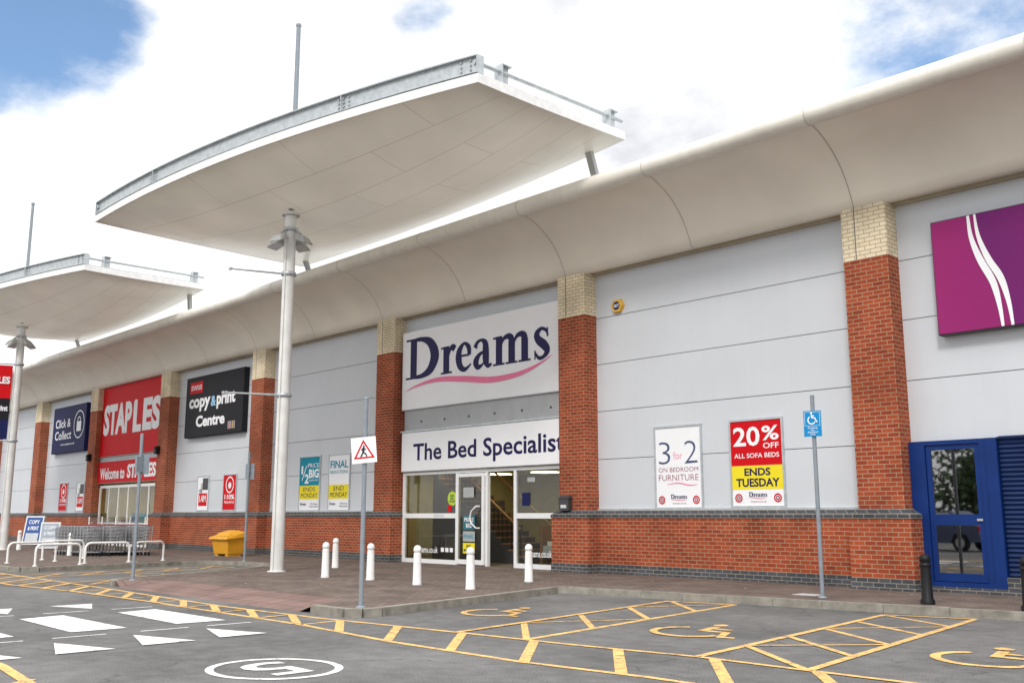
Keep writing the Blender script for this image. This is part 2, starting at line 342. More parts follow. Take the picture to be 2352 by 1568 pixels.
def wheelchair(cx,cy,s=1.,sk=-.16):
    def T(p): return (cx+p[0]*s+p[1]*s*sk, cy+p[1]*s)
    def S(pts,w=.1,smooth=False):
        vs,fs=ribbon([(a,b_,w) for a,b_ in pts],smooth); GS[0]=(GS[0]+1)%14
        yb.add([(*T(v),.004+.0005*GS[0]) for v in vs],fs)
    S([(-.05+.44*math.cos(math.radians(a)),-.22+.44*math.sin(math.radians(a))) for a in range(118,352,12)],.1)
    S([(-.02,.46),(.0,.02)],.11); S([(0,.27),(.3,.27)],.09); S([(-.05,.03),(.34,.03)],.1); S([(.33,.06),(.47,-.38)],.1); S([(.44,-.4),(.64,-.34)],.09)
    GS[0]=(GS[0]+1)%14; yb.poly([(*T((-.05+.1*math.cos(k*.5236),.62+.1*math.sin(k*.5236))),.004+.0005*GS[0]) for k in range(12)])
wheelchair(-11.75,10.9,1.05); wheelchair(-8.05,11.05,1.12); wheelchair(-4.4,11.3,1.15); wheelchair(-25.1,11.3,1.15)
gpl(yb,[(-30,3.5),(-11.1,3.36),(-9.7,3.2),(-4,3.1)],.11); gpl(yb,[(-30,2.2),(-4,2.0)],.1)
x=-16.
while x<-5: gl(yb,(x,3.3),(x+1.2,2.1),.12); x+=1.2
yo=yb.make('yellow_marking',M_yel,ground); 
for y0 in (3.49,4.92,6.36):
    gpoly(wb,[(-15.75,y0+.05),(-13.55,y0),(-13.55,y0+.74),(-15.9,y0+.72)])
for cy,xb,xa in [(3.36,-11.5,-12.5),(4.37,-11.53,-12.55),(5.38,-11.62,-12.69),(6.39,-11.7,-12.73)]:
    gpoly(wb,[(xa,cy),(xb,cy-.33),(xb,cy+.33)])
for cy in (4.3,5.1,6.38): gpoly(wb,[(-16.72,cy),(-17.65,cy+.35),(-17.65,cy-.35)])
for cy in (3.85,4.85,5.96,6.9): gl(wb,(-13.05,cy-.33),(-13.05,cy+.33),.06)
for cy in (4.75,5.85,6.9): gl(wb,(-16.35,cy-.35),(-16.35,cy+.33),.06)
cx,cy=-9.02,5.28
seg=48; vs=[(cx+q*1.12*math.cos(2*math.pi*k/seg),cy+q*math.sin(2*math.pi*k/seg),.005) for q in (.65,.57) for k in range(seg)]
wb.add(vs,[(k,(k+1)%seg,seg+(k+1)%seg,seg+k) for k in range(seg)])
v5,f5=text_geo('5',.01); wb.add([(cx-.42+.84*v,cy+.26-.52*u,.006) for u,v in v5],f5)
wo=wb.make('white_marking',M_wht,ground)
PZ=.12
edge=[(14,15.75),(-5.58,15.45),(-8.54,15.08),(-13.62,14.36),(-13.75,14.2),(-12.52,9.1),(-12.55,8.8),(-12.75,8.62),(-13.6,8.60)]
edge2=[(-21.6,8.70),(-22.05,8.82),(-22.3,9.15),(-24.9,14.4),(-25.4,14.9),(-28.1,14.95),(-28.95,14.4),(-29.2,13.7),(-28.5,9.4),(-28.7,9.0),(-29.1,8.85),(-47,8.9),(-50,15.),(-95,15.)]
pv=B(); outline=edge+[(-14.3,9.6),(-20.8,9.6)]+edge2+[(-95,18.7),(14,18.7)]
pv.prism(outline,-.02,PZ)
pave=pv.make('pavement',M_pave); pave['kind']='structure'
tb=B()
tb.add([(-14.3,9.6,PZ),(-20.8,9.6,PZ),(-21.3,8.68,.015),(-13.95,8.60,.015),(-13.6,8.6,PZ),(-21.6,8.7,PZ),(-21.3,8.6,-.01),(-13.95,8.52,-.01)],[(0,1,2,3),(0,3,4),(1,5,2),(3,2,6,7)])
tb.make('dropped_kerb_paving',M_tact,pave)
kb=B()
def kerb(pts):
    for p,q in zip(pts,pts[1:]):
        P=Vector((*p,0));Q=Vector((*q,0)); L=(Q-P).length; n=max(1,round(L/.92)); d=(Q-P)/L; nn=Vector((-d.y,d.x,0))
        for i in range(n):
            a=P+d*(L*i/n+.004); c=P+d*(L*(i+1)/n-.004); j=random.uniform(-.003,.003)
            A0=a+nn*.055; A1=a-nn*.075; C0=c+nn*.055; C1=c-nn*.075
            kb.hexa([(*A0.xy,-.02),(*C0.xy,-.02),(*C1.xy,-.02),(*A1.xy,-.02)],[(*A0.xy,.128+j),(*C0.xy,.128+j),(*C1.xy,.128+j),(*A1.xy,.128+j)])
kerb(edge); kerb(edge2); kb.make('kerb',M_kerb,pave)
B().box(-9.6,-9.15,15.9,16.25,.12,.126).make('drain_cover',M_acry,pave)
sb=B(); rnd=random.Random(3)
for _ in range(90):
    px,py=rnd.uniform(-24,-6),rnd.uniform(9.8,17.6)
    if px>-13.5 and py<15.8: continue
    rr=rnd.uniform(.012,.03); sb.add([(px+rr*math.cos(k*1.047),py+rr*math.sin(k*1.047),.1215) for k in range(6)],[(0,1,2,3,4,5)],0 if rnd.random()<.75 else 1)
o=sb.make('gum_and_litter_specks',[mat('gum_spot',(.33,.31,.29),.9),M_sign],pave)
# ------------------------------------------------------------ building
YP=18.2; YW=18.65; PW=.93
piers=[-9.44-8.05*k for k in range(0,9)]
bld=root('retail_building',(-17,18.7,0),'long grey panelled retail building with brick piers and curved cream eave','shop building')
def pier(x0):
    b=B()
    b.box(x0,x0+PW,YP,18.75,1.62,6.55,0); b.box(x0-.003,x0+PW+.003,YP-.003,18.74,6.55,7.72,1)
    b.box(x0+.27,x0+.29,YP-.006,YP+.01,6.56,7.72,3)
    X0,X1,Y0=x0-.15,x0+PW+.17,YP-.15
    b.box(X0,X1,Y0,18.74,.33,1.44,0); b.box(X0-.012,X1+.012,Y0-.012,18.73,PZ-.01,.33,2)
    b.box(X0-.015,X1+.015,Y0-.015,18.735,1.44,1.51,2)
    b.hexa([(X0-.015,Y0-.015,1.51),(X1+.015,Y0-.015,1.51),(X1+.015,18.73,1.51),(X0-.015,18.73,1.51)],[(x0-.004,YP-.004,1.63),(x0+PW+.004,YP-.004,1.63),(x0+PW+.004,18.73,1.63),(x0-.004,18.73,1.63)],2)
    b.make('brick_pier',[M_brick,M_cream,M_blue_brick,M_joint],bld)
for x in piers+[-1.39,6.66]: pier(x)
def panels(xa,xb,zs,name='wall_panel'):
    b=B()
    for z0,z1 in zip(zs,zs[1:]): b.box(xa,xb,YW,YW+.06,z0+.008,z1-.008,0)
    b.box(xa,xb,YW+.03,YW+.1,zs[0],zs[-1],1)
    b.make(name,[M_panel,M_joint],bld)
ZS=[1.64,2.88,4.08,5.28,6.48,7.66]
plains=[(0,1),(2,3),(3,4),(5,6),(6,7),(7,8)]
for r_i,l_i in plains:
    xa=piers[l_i]+PW; xb=piers[r_i]
    panels(xa,xb,ZS)
    b=B(); b.box(xa,xb,18.45,18.73,.33,1.44,0); b.box(xa,xb,18.435,18.72,PZ-.01,.33,1); b.box(xa,xb,18.435,18.72,1.44,1.50,1)
    b.hexa([(xa,18.435,1.5),(xb,18.435,1.5),(xb,18.72,1.5),(xa,18.72,1.5)],[(xa,18.60,1.62),(xb,18.60,1.62),(xb,18.72,1.62),(xa,18.72,1.62)],1)
    b.make('plinth_wall',[M_brick,M_blue_brick],bld)
    b=B(); b.box(xa,xb,18.60,18.66,1.62,1.66); b.make('drip_flashing',M_galv,bld)
panels(piers[2]+PW,piers[1],[4.0,5.28,6.48,7.66]); panels(piers[5]+PW,piers[4],[4.0,5.28,6.48,7.66])
panels(piers[0]+PW,-1.39,[2.88,4.08,5.28,6.48,7.66]); panels(-1.39+PW,6.66,ZS)
fl=mat('shaded_beige_flashing',(.46,.40,.29),.6)  # flashing in a darker beige that also paints the shade below the soffit
for xa,xb in [(piers[i+1]+PW,piers[i]) for i in range(8)]+[(piers[0]+PW,-1.39)]: B().box(xa,xb,18.50,18.70,7.60,7.74).make('shaded_eave_flashing',fl,bld)
XL,XR=-82.,8.
p0=Vector((18.20,7.64)); p1=Vector((16.72,8.99)); dd=(p1-p0); nn=Vector((-dd.y,dd.x)).normalized(); nn=nn if nn.x>0 else -nn
prof=[(18.30,7.62)]+[tuple(p0+dd*t+nn*.26*4*t*(1-t)) for t in [i/10 for i in range(11)]]
b=B(); n=len(prof)
b.add([(x_,y_,z_) for x_ in (XL,XR) for y_,z_ in prof],[(i,i+1,n+i+1,n+i) for i in range(n-1)],0,True)
b.add([(XL,18.3,7.62),(XR,18.3,7.62),(XR,18.75,7.70),(XL,18.75,7.70)],[(0,1,2,3)],0)
seamm=mat('seam_line',(.42,.39,.33),.8)  # darker tone of the joint lines between eave segments
s=-9.15+4.025*4
while s>XL:
    pr=[(y_-.004,z_-.006) for y_,z_ in prof]; b.add([(s+dx,y_,z_) for dx in (-.008,.008) for y_,z_ in pr],[(i,i+1,n+i+1,n+i) for i in range(n-1)],1,True)
    s-=4.025
b.make('eave_soffit',[M_eave,seamm],bld)
b=B(); b.tube([(XL,16.6,9.16),(XR,16.6,9.16)],.205,28,0)
s=-9.15+4.025*4
while s>XL: b.tube([(s-.035,16.6,9.16),(s+.035,16.6,9.16)],.209,28,0,False); b.tube([(s-.007,16.6,9.16),(s+.007,16.6,9.16)],.2115,28,1,False); s-=4.025
b.make('eave_edge_roll',[M_roll,seamm],bld)
b=B(); b.add([(XL,16.6,9.34),(XR,16.6,9.34),(XR,18,9.40),(XL,18,9.40),(XR,45,10.6),(XL,45,10.6),(XL,45,0),(XR,45,0)],[(0,1,2,3),(3,2,4,5),(5,4,7,6)])
b.add([(XL,18.75,0),(XL,45,0),(XL,45,10.6),(XL,18.75,9.4)],[(0,1,2,3)]); b.add([(XR,18.75,0),(XR,45,0),(XR,45,10.6),(XR,18.75,9.4)],[(0,1,2,3)])
b.make('roof',M_roof,bld)
# shop entrance (centre)
ent=sub('shop_entrance',bld)
xa,xb=piers[2]+PW+.17,piers[1]-.15
b=B()
fr=lambda x0,x1,z0,z1,y0=18.50,y1=18.60,mi=0: b.box(x0,x1,y0,y1,z0,z1,mi)
fr(xa,xa+.12,.12,2.78); fr(xb-.1,xb,.12,2.78); fr(xa+.12,xb-.1,2.70,2.78)
for m_ in (-21.88,-20.60,-19.45): fr(m_-.05,m_+.05,.12,2.70)
fr(xa+.12,-21.93,.12,.24); fr(xa+.12,-21.93,1.42,1.56,18.505,18.595); fr(-19.40,xb-.1,.12,.24); fr(-19.40,xb-.1,1.42,1.56,18.505,18.595)
b.box(-22.9,-22.45,18.497,18.506,1.46,1.54,1)
b.make('door_surround',[M_frame,M_acry],ent)
B().pane(xa+.12,-21.93,18.545,.24,2.70).make('glazing',M_glass,ent); B().pane(-19.40,xb-.1,18.545,.24,2.70).make('glazing',M_glass,ent)
b=B(); b.box(-21.83,-21.74,18.44,18.49,.15,2.68); b.box(-20.74,-20.65,18.44,18.49,.15,2.68); b.box(-21.74,-20.74,18.44,18.49,.15,.28); b.box(-21.74,-20.74,18.44,18.49,2.58,2.68); b.make('door_leaf',M_frame,ent)
B().pane(-21.74,-20.74,18.46,.28,2.58).make('door_glass',M_glass,ent)
B().tube([(-20.80,18.43,1.15),(-20.84,18.33,1.15),(-21.02,18.31,1.28),(-21.08,18.31,1.45),(-21.02,18.31,1.62),(-20.84,18.33,1.75),(-20.80,18.43,1.75)],.022,8).make('door_handle',M_white,ent)
b=B(); wdisc(b,-22.12,1.98,.21,18.535,0,20); b.make('window_sticker',M_green,ent)
nt_=mat('notice_teal',(.02,.16,.20),.5); ntb=mat('notice_cream',(.40,.42,.42),.5)
for (x0,x1,z0,z1,yy,mm) in ((-21.5,-21.0,1.1,1.5,18.425,nt_),(-21.5,-21.0,.78,1.06,18.425,ntb),(-21.5,-21.0,.45,.74,18.425,M_yelp),(-21.5,-21.05,2.0,2.28,18.425,ntb),(-19.2,-18.9,1.75,2.1,18.53,M_navyb),(-22.3,-22.15,1.6,1.8,18.53,M_red),(-19.0,-18.7,2.38,2.5,18.53,ntb),(-21.25,-21.1,.33,.42,18.42,M_dis)):
    B().box(x0,x1,yy,yy+.006,z0,z1).make('window_notice',mm,ent)
word(ent,M_sign,'dreams.co.uk',-23.75,-22.75,.42,.60,18.53,.01,'window_lettering'); word(ent,M_sign,'dreams.co.uk',-19.02,-18.1,.42,.60,18.53,.01,'window_lettering')
for k in range(3): B().box(-22.60+.2*k,-22.46+.2*k,18.526,18.53,.46,.58).make('window_emblem',M_sign,ent)
word(ent,M_navy,'GREAT\nDEALS\nON NOW',-22.26,-21.98,1.87,2.09,18.53,.01,'sticker_lettering')
word(ent,M_sign,'PRICE\nBIG',-21.45,-21.05,1.16,1.44,18.42,.02,'notice_lettering'); word(ent,M_teal,'FINAL',-21.46,-21.04,.86,.98,18.42,.01,'notice_lettering'); word(ent,M_navy,'END\nMONDAY',-21.46,-21.04,.5,.69,18.42,.02,'notice_lettering')
b=B(); x0,x1=piers[2]-2.5,piers[1]+PW-.1
b.box(x0,x1,18.76,27,.08,.12,0); b.add([(x0,27,.1),(x1,27,.1),(x1,27,3.6),(x0,27,3.6)],[(0,1,2,3)],1)
b.add([(x0,18.77,.1),(x0,27,.1),(x0,27,3.6),(x0,18.77,3.6)],[(0,1,2,3)],1); b.add([(x1,18.7,.1),(x1,27,.1),(x1,27,3.6),(x1,18.7,3.6)],[(0,1,2,3)],1)
b.add([(x0,18.77,3.0),(x1,18.77,3.0),(x1,27,3.0),(x0,27,3.0)],[(0,1,2,3)],2)
b.add([(x0,18.77,.1),(piers[2]+PW,18.77,.1),(piers[2]+PW,18.77,3.0),(x0,18.77,3.0)],[(0,1,2,3)],1)
b.box(piers[2]+PW,piers[1],18.62,18.76,.08,.12,0)
b.make('shop_interior',[M_intf,M_int,mat('interior_ceiling',(.70,.66,.42),.8)],ent)
for ix in range(4):
    for iy in range(3): B().box(x0+1.0+ix*2.4,x0+1.7+ix*2.4,19.6+iy*2.3,20.3+iy*2.3,2.96,2.99).make('ceiling_light',M_lamp,ent)
st_=sub('staircase',ent); b=B()
for i in range(15): b.box(-20.9-.27*(i+1),-20.9-.27*i,20.1,21.5,.12,.12+.18*(i+1),0); b.box(-20.9-.27*(i+1),-20.88-.27*i,20.09,21.51,.12+.18*(i+1),.15+.18*(i+1),1)
b.make('stair_steps',[M_dark,M_wood],st_)
for yy in (20.1,21.5): B().tube([(-20.9,yy,1.1),(-25,yy,1.1+4.1*.667)],.035,8,0).make('stair_handrail',M_wood,st_)
b=B()
for i in range(22):
    xx=-20.9-.19*i; b.tube([(xx,20.1,.2+.19*i*.667),(xx,20.1,1.1+.19*i*.667)],.012,5,0)
b.make('stair_balusters',M_black,st_)
# low balustrade behind the window and some furniture
b=B(); b.tube([(-19.3,19.9,1.1),(-17.6,19.9,1.1)],.03,6,0)
for i in range(12): b.tube([(-19.3+.15*i,19.9,.12),(-19.3+.15*i,19.9,1.1)],.012,5,0)
b.make('gallery_railing',M_black,ent)
for (dx,dy,h,w_) in [(-19.9,23.2,1.9,.8),(-23.4,19.6,.9,.8),(-21.6,25.5,2.1,1.1),(-25.5,23,2.0,1.0),(-23.0,24.6,1.6,1.4),(-19.2,22.0,.9,.6)]:
    b=B(); b.box(dx-w_/2,dx+w_/2,dy,dy+.3,.12,h,0); b.box(dx-w_/2+.08,dx+w_/2-.08,dy-.01,dy,.3,h-.1,1)
    b.make('display_stand',[M_dark,M_stand],ent)
for (dx,dy) in ((-24.0,21.8),(-19.8,20.9)):
    b=B(); b.box(dx-1.0,dx+.9,dy,dy+1.0,.3,.62,0); b.box(dx-1.08,dx-.98,dy-.03,dy+1.03,.12,1.2,1); b.box(dx-.9,dx-.5,dy+.1,dy+.9,.62,.75,2); b.box(dx+.85,dx+.92,dy,dy+1,.12,.6,1)
    b.make('display_bed',[M_acry,M_wood,M_sign],ent)
# far entrance
ent2=sub('shop_entrance',bld)
xa,xb=piers[5]+PW+.17,piers[4]-.15
b=B(); b.box(xa,xb,18.52,18.60,2.78,2.90)
for k in range(7): xx=xa+(xb-xa-.08)*k/6; b.box(xx,xx+.08,18.5,18.6,.12,2.78)
b.box(xa,xb,18.505,18.595,.12,.22); b.box(xa,xb,18.507,18.593,1.1,1.18)
b.make('door_surround',M_frame,ent2)
B().pane(xa,xb,18.54,.22,2.78).make('glazing',M_glass,ent2)
b=B(); x0,x1=piers[5]+.2,piers[4]+PW-.1
b.box(x0,x1,18.62,26,.08,.12,0); b.add([(x0,26,.1),(x1,26,.1),(x1,26,3.2),(x0,26,3.2)],[(0,1,2,3)],1); b.add([(x0,18.7,.1),(x0,26,.1),(x0,26,3.2),(x0,18.7,3.2)],[(0,1,2,3)],1)
b.add([(x1,18.7,.1),(x1,26,.1),(x1,26,3.2),(x1,18.7,3.2)],[(0,1,2,3)],1); b.add([(x0,18.7,3.0),(x1,18.7,3.0),(x1,26,3.0),(x0,26,3.0)],[(0,1,2,3)],1)
b.make('shop_interior',[M_intf,M_int],ent2)
for k in range(5): B().box(x0+1+1.3*k,x0+1.9+1.3*k,19.6,20.1,.12,1.3+.3*(k%2)).make('display_stand',[M_red,M_dis,M_yelp][k%3],ent2)
for yy in (20,22): B().box(x0+.8,x1-.8,yy,yy+.4,2.94,2.98).make('ceiling_light',M_lamp,ent2)
# blue door and shutter
en3=sub('blue_door_bay',bld); b=B()
b.box(-8.50,-8.20,18.50,18.62,.30,2.88); b.box(-8.20,-7.20,18.50,18.62,2.80,2.88); b.box(-7.20,-7.08,18.50,18.62,.30,2.88); b.box(-7.08,-6.88,18.47,18.62,.3,2.88); b.box(-8.50,-6.88,18.45,18.66,.22,.30)
b.make('door_frame',M_blue,en3)
dr=sub('door',en3); b=B()
b.box(-8.19,-8.10,18.53,18.58,.31,2.79); b.box(-7.30,-7.21,18.53,18.58,.31,2.79); b.box(-8.10,-7.30,18.53,18.58,2.71,2.79); b.box(-8.10,-7.30,18.53,18.58,.31,.46); b.box(-8.10,-7.30,18.53,18.58,1.32,1.52)
b.make('door_leaf',M_blue,dr)
B().pane(-8.10,-7.30,18.55,.46,1.32).make('door_glass',M_glassd,dr); B().pane(-8.10,-7.30,18.55,1.52,2.71).make('door_glass',M_glassd,dr)
B().box(-7.33,-7.23,18.50,18.53,1.40,1.44).make('door_handle',M_galv,dr)
b=B(); z=.42
while z<2.86:
    b.add([(-6.86,18.56,z),(-1.5,18.56,z),(-1.5,18.535,z+.04),(-6.86,18.535,z+.04),(-1.5,18.56,z+.08),(-6.86,18.56,z+.08)],[(0,1,2,3),(3,2,4,5)]); z+=.083
b.box(-6.88,-1.45,18.50,18.6,2.86,2.89)
b.make('roller_shutter',M_shut,en3)
b=B(); b.box(-8.52,-1.4,18.45,18.7,PZ-.01,.22,0); b.box(-6.88,-1.4,18.47,18.7,.22,.42,0); b.make('step_brickwork',M_blue_brick,en3)
B().box(-8.51,-1.4,18.66,18.9,.1,2.88).make('bay_backing',M_dark,en3)
b=B(); b.box(-17.38,-17.05,18.05,18.199,1.62,1.92,0); b.hexa([(-17.40,18.03,1.92),(-17.03,18.03,1.92),(-17.03,18.199,1.92),(-17.40,18.199,1.92)],[(-17.36,18.12,2.0),(-17.07,18.12,2.0),(-17.07,18.199,2.0),(-17.36,18.199,2.0)],0); b.box(-17.31,-17.12,18.043,18.051,1.68,1.76,1)
o=root('letter_box',(-17.2,18.1,1.62),'small dark grey metal box fixed to a brick pier','post box'); b.make('box_body',[M_dark,M_acry],o)
for px in (piers[5],piers[4]-.25):
    o=root('wall_light',(px+.45,18.1,4.2),'small black wall lantern on a brick pier','wall light','wall lights on the far entrance piers')
    b=B(); b.box(px+.35,px+.55,18.0,18.19,4.1,4.35,0); b.hexa([(px+.33,17.95,4.35),(px+.57,17.95,4.35),(px+.57,18.19,4.35),(px+.33,18.19,4.35)],[(px+.38,18.08,4.45),(px+.52,18.08,4.45),(px+.52,18.19,4.45),(px+.38,18.19,4.45)]); b.make('lamp_housing',M_black,o)
# ------------------------------------------------------------ signs
def board(name,x0,x1,z0,z1,yf,depth,m,label,cat='shop sign',edge_=None):
    o=root(name,((x0+x1)/2,yf+depth,z0),label,cat); b=B(); b.box(x0,x1,yf,yf+depth,z0,z1,0); b.box(x0-.02,x1+.02,yf+.02,yf+depth-.004,z0-.02,z1+.02,1)
    b.make('sign_board',[m,edge_ or M_galv],o); return o
o=board('shop_sign',-24.46,-17.50,4.71,7.12,18.42,.22,M_sign,'large white sign with navy serif lettering over a pink swoosh')
b=B(); serif_word(b,-24.28,5.63,.995,1.03,18.416,0); b.make('lettering',M_dream,o)
b=B(); swoosh(b,-24.3,5.28,1.0,1.0,18.406,0); b.make('swoosh',M_pink,o)
o=board('fascia_sign',-24.40,-17.46,2.82,3.98,18.40,.24,M_sign,'long white fascia sign with navy lettering above the doors')
word(o,M_navy,'The Bed Specialist',-23.82,-17.48,2.97,3.64,18.396,.018)
mg=mat('mid_grey_panel',(.40,.415,.43),.5)
b=B(); b.box(-24.40,-17.46,18.50,18.66,4.04,4.70,0); b.box(-24.46,-17.46,18.38,18.64,4.00,4.05,1)
for k in range(6): b.box(-23.6+k*1.1,-23.54+k*1.1,18.49,18.505,4.28,4.34,2)
b.make('grey_fascia_panel',[mg,M_galv,M_dark],bld)
o=board('shop_sign',-49.0,-41.75,4.28,7.62,18.44,.2,M_red,'huge red sign with bold white lettering')
word(o,M_sign,'STAP',-48.5,-45.20,5.27,6.78,18.436,.05); word(o,M_sign,'ES',-43.95,-42.05,5.27,6.78,18.436,.05)
b=B(); b.poly([(x_,18.436,z_) for x_,z_ in ((-45.02,5.27),(-44.10,5.27),(-44.10,5.60),(-44.62,5.60),(-44.62,6.70),(-44.70,6.78),(-44.92,6.78),(-45.02,6.68))]); b.make('lettering',M_sign,o)
o=board('fascia_sign',-48.7,-41.85,3.02,4.02,18.40,.24,M_red,'red welcome fascia with white lettering above the doors')
word(o,M_sign,'Welcome to',-48.4,-45.5,3.18,3.72,18.396,.03); word(o,M_sign,'STAPLES',-45.2,-42.1,3.18,3.82,18.396,.045)
B().box(-49.0,-41.8,18.5,18.66,4.04,4.24).make('grey_fascia_panel',mg,bld)
o=board('shop_sign',-39.57,-34.62,4.70,7.18,18.42,.22,M_blk,'black sign with white lettering and small red badge','shop sign',M_blk)
B().box(-39.2,-38.05,18.410,18.416,6.50,6.98).make('sign_badge',M_red,o); word(o,M_sign,'STAPLES',-39.1,-38.15,6.64,6.84,18.406,.03,'badge_lettering')
word(o,M_sign,'copy',-39.25,-37.35,5.72,6.28,18.416,.04); word(o,M_sky2,'&',-37.3,-36.85,5.86,6.28,18.416,.03); word(o,M_sign,'print',-36.8,-35.25,5.72,6.38,18.416,.04)
word(o,M_sign,'Centre',-38.55,-36.05,5.08,5.55,18.416,.04)
b=B()
for k,mm in enumerate((0,1,0,0,3,0,2,1,0)): b.box(-35.75+.065*k,-35.72+.065*k,18.412,18.416,4.85,5.15,mm)
b.make('colour_stripes',[M_acry,M_pink,M_yelp,M_red],o)
o=board('shop_sign',-55.5,-50.85,4.73,7.13,18.42,.22,M_navyb,'navy blue sign with white lettering and bag emblem','shop sign',M_navyb)
word(o,M_sign,'Click &',-55.1,-52.95,6.05,6.5,18.416,.012); word(o,M_sign,'Collect',-55.1,-52.75,5.42,5.88,18.416,.012); word(o,M_sign,'www.staples.co.uk',-54.2,-52.2,5.08,5.22,18.416,.02)
b=B(); wdisc(b,-51.75,6.1,.72,18.416,0,32,.66); b.box(-52.05,-51.45,18.413,18.416,5.75,6.25); wdisc(b,-51.75,6.28,.22,18.412,0,20,.16)
b.make('bag_emblem',M_sign,o)
o=board('shop_sign',-7.71,-2.3,4.86,7.03,18.40,.22,M_mag,'magenta and purple sign with white wavy stripes','shop sign',M_dark)
st1=[(-7.01,7.03,.05),(-6.98,6.6,.08),(-6.85,6.15,.12),(-6.66,5.7,.12),(-6.58,5.25,.08),(-6.55,4.86,.05)]
st2=[(-6.89,7.03,.04),(-6.85,6.6,.07),(-6.71,6.15,.11),(-6.52,5.75,.12),(-6.42,5.3,.08),(-6.38,4.86,.05)]
b=B(); b.poly([(p[0],18.396,p[1]) for p in crom(st2,4)]+[(-2.3,18.396,4.86),(-2.3,18.396,7.03)],0)
b.make('purple_field',M_purp,o)
for st in (st1,st2): b=B(); wall_ribbon(b,st,0,0,1,1,18.392,0); b.make('wavy_stripe',M_sign,o)
# ---- posters
def poster(x0,x1,z0,z1,label,fn):
    o=root('poster',((x0+x1)/2,18.65,z0),label,'poster'); b=B(); e=.045
    for a in ((x0,x1,z0,z0+e),(x0,x1,z1-e,z1),(x0,x0+e,z0+e,z1-e),(x1-e,x1,z0+e,z1-e)): b.box(a[0],a[1],18.61,18.649,a[2],a[3])
    b.make('poster_frame',M_galv,o); b=B(); b.box(x0+e,x1-e,18.63,18.648,z0+e,z1-e); b.make('poster_sheet',M_sign,o)
    b=B(); fn(b,x0+e,z0+e,x1-x0-2*e,z1-z0-2*e); b.make('poster_print',PM,o)
PM=[M_navy,M_red,M_yelp,M_teal,M_sign,M_pink,M_dark,mat('poster_plum',(.30,.03,.09),.5),mat('poster_mid',(.45,.42,.4),.5),M_slate]
Y1=18.627; Y2=18.624
def PT(b,s,x,z,w,h,u0,u1,v0,v1,mi,bold=.0,y=Y2): txt(b,s,x+w*u0,x+w*u1,z+h*v0,z+h*v1,y,mi,bold)
def PR(b,x,z,w,h,u0,u1,v0,v1,mi): b.box(x+w*u0,x+w*u1,Y1,18.6298,z+h*v0,z+h*v1,mi)
def logo(b,x,z,w,h,stars=True):
    serif_word(b,x+w*.32,z+h*.105,w*.36/6.3,w*.40/6.3,Y2,0); swoosh(b,x+w*.32,z+h*.085,w*.36/6.4,w*.36/6.4,Y2-.001,5)
    PT(b,'dreams.co.uk',x,z,w,h,.36,.66,.04,.06,7)
    for cx in (.12,.88): wdisc(b,x+w*cx,z+h*.09,w*.075,Y2,1,20,w*.05); wdisc(b,x+w*cx,z+h*.09,w*.038,Y2,7,16); PT(b,'8',x,z,w,h,cx-.018,cx+.018,.078,.102,4,.02,Y2-.002)
def p_3for2(b,x,z,w,h):
    PT(b,'3',x,z,w,h,.07,.33,.54,.82,9,-.018); PT(b,'for',x,z,w,h,.40,.60,.60,.69,5,-.01); PT(b,'2',x,z,w,h,.65,.93,.54,.82,9,-.018)
    PT(b,'ON BEDROOM',x,z,w,h,.06,.94,.44,.495,7,-.01); PT(b,'FURNITURE',x,z,w,h,.06,.94,.33,.405,7,-.012)
    wall_ribbon(b,[(.25,.285,.004),(.5,.30,.012),(.75,.27,.012),(.92,.28,.003)],x,z,w,h,Y2,5); logo(b,x,z,w,h)
poster(-14.76,-13.38,1.64,3.58,'white offer poster with slate numerals and plum lettering',p_3for2)
def p_20(b,x,z,w,h):
    PR(b,x,z,w,h,0,1,.47,1,1); PR(b,x,z,w,h,0,1,.19,.468,2)
    PT(b,'20',x,z,w,h,.05,.58,.70,.93,4,.02); PT(b,'%',x,z,w,h,.62,.95,.76,.93,4,.02); PT(b,'OFF',x,z,w,h,.64,.94,.665,.73,4,.01); PT(b,'ALL SOFA BEDS',x,z,w,h,.06,.94,.56,.615,4,.01)
    PT(b,'ENDS',x,z,w,h,.25,.76,.35,.44,0,.03); PT(b,'TUESDAY',x,z,w,h,.08,.93,.22,.32,0,.03); logo(b,x,z,w,h)
poster(-12.64,-11.27,1.66,3.59,'red and yellow offer poster with white percentage lettering',p_20)
def p_half(b,x,z,w,h):
    PR(b,x,z,w,h,0,1,.46,1,3); PR(b,x,z,w,h,0,1,.20,.458,2)
    PT(b,'1',x,z,w,h,.07,.16,.68,.84,4,.03); wall_ribbon(b,[(.12,.56,.03),(.34,.84,.03)],x,z,w,h,Y2,4,False); PT(b,'2',x,z,w,h,.25,.46,.50,.68,4,.03)
    PT(b,'PRICE',x,z,w,h,.40,.96,.80,.88,4); PT(b,'BIG',x,z,w,h,.46,.96,.60,.77,4,.04); PT(b,'SLEEP EVENT',x,z,w,h,.48,.96,.54,.575,4)
    PT(b,'ENDS',x,z,w,h,.2,.8,.35,.43,0); PT(b,'MONDAY',x,z,w,h,.08,.92,.23,.32,0)
    serif_word(b,x+w*.06,z+h*.09,w*.3/6.3,w*.36/6.3,Y2,0); PT(b,'170 Stores\nNationwide',x,z,w,h,.55,.95,.05,.13,0)
poster(-30.66,-29.3,1.64,3.55,'teal and yellow offer poster with white lettering',p_half)
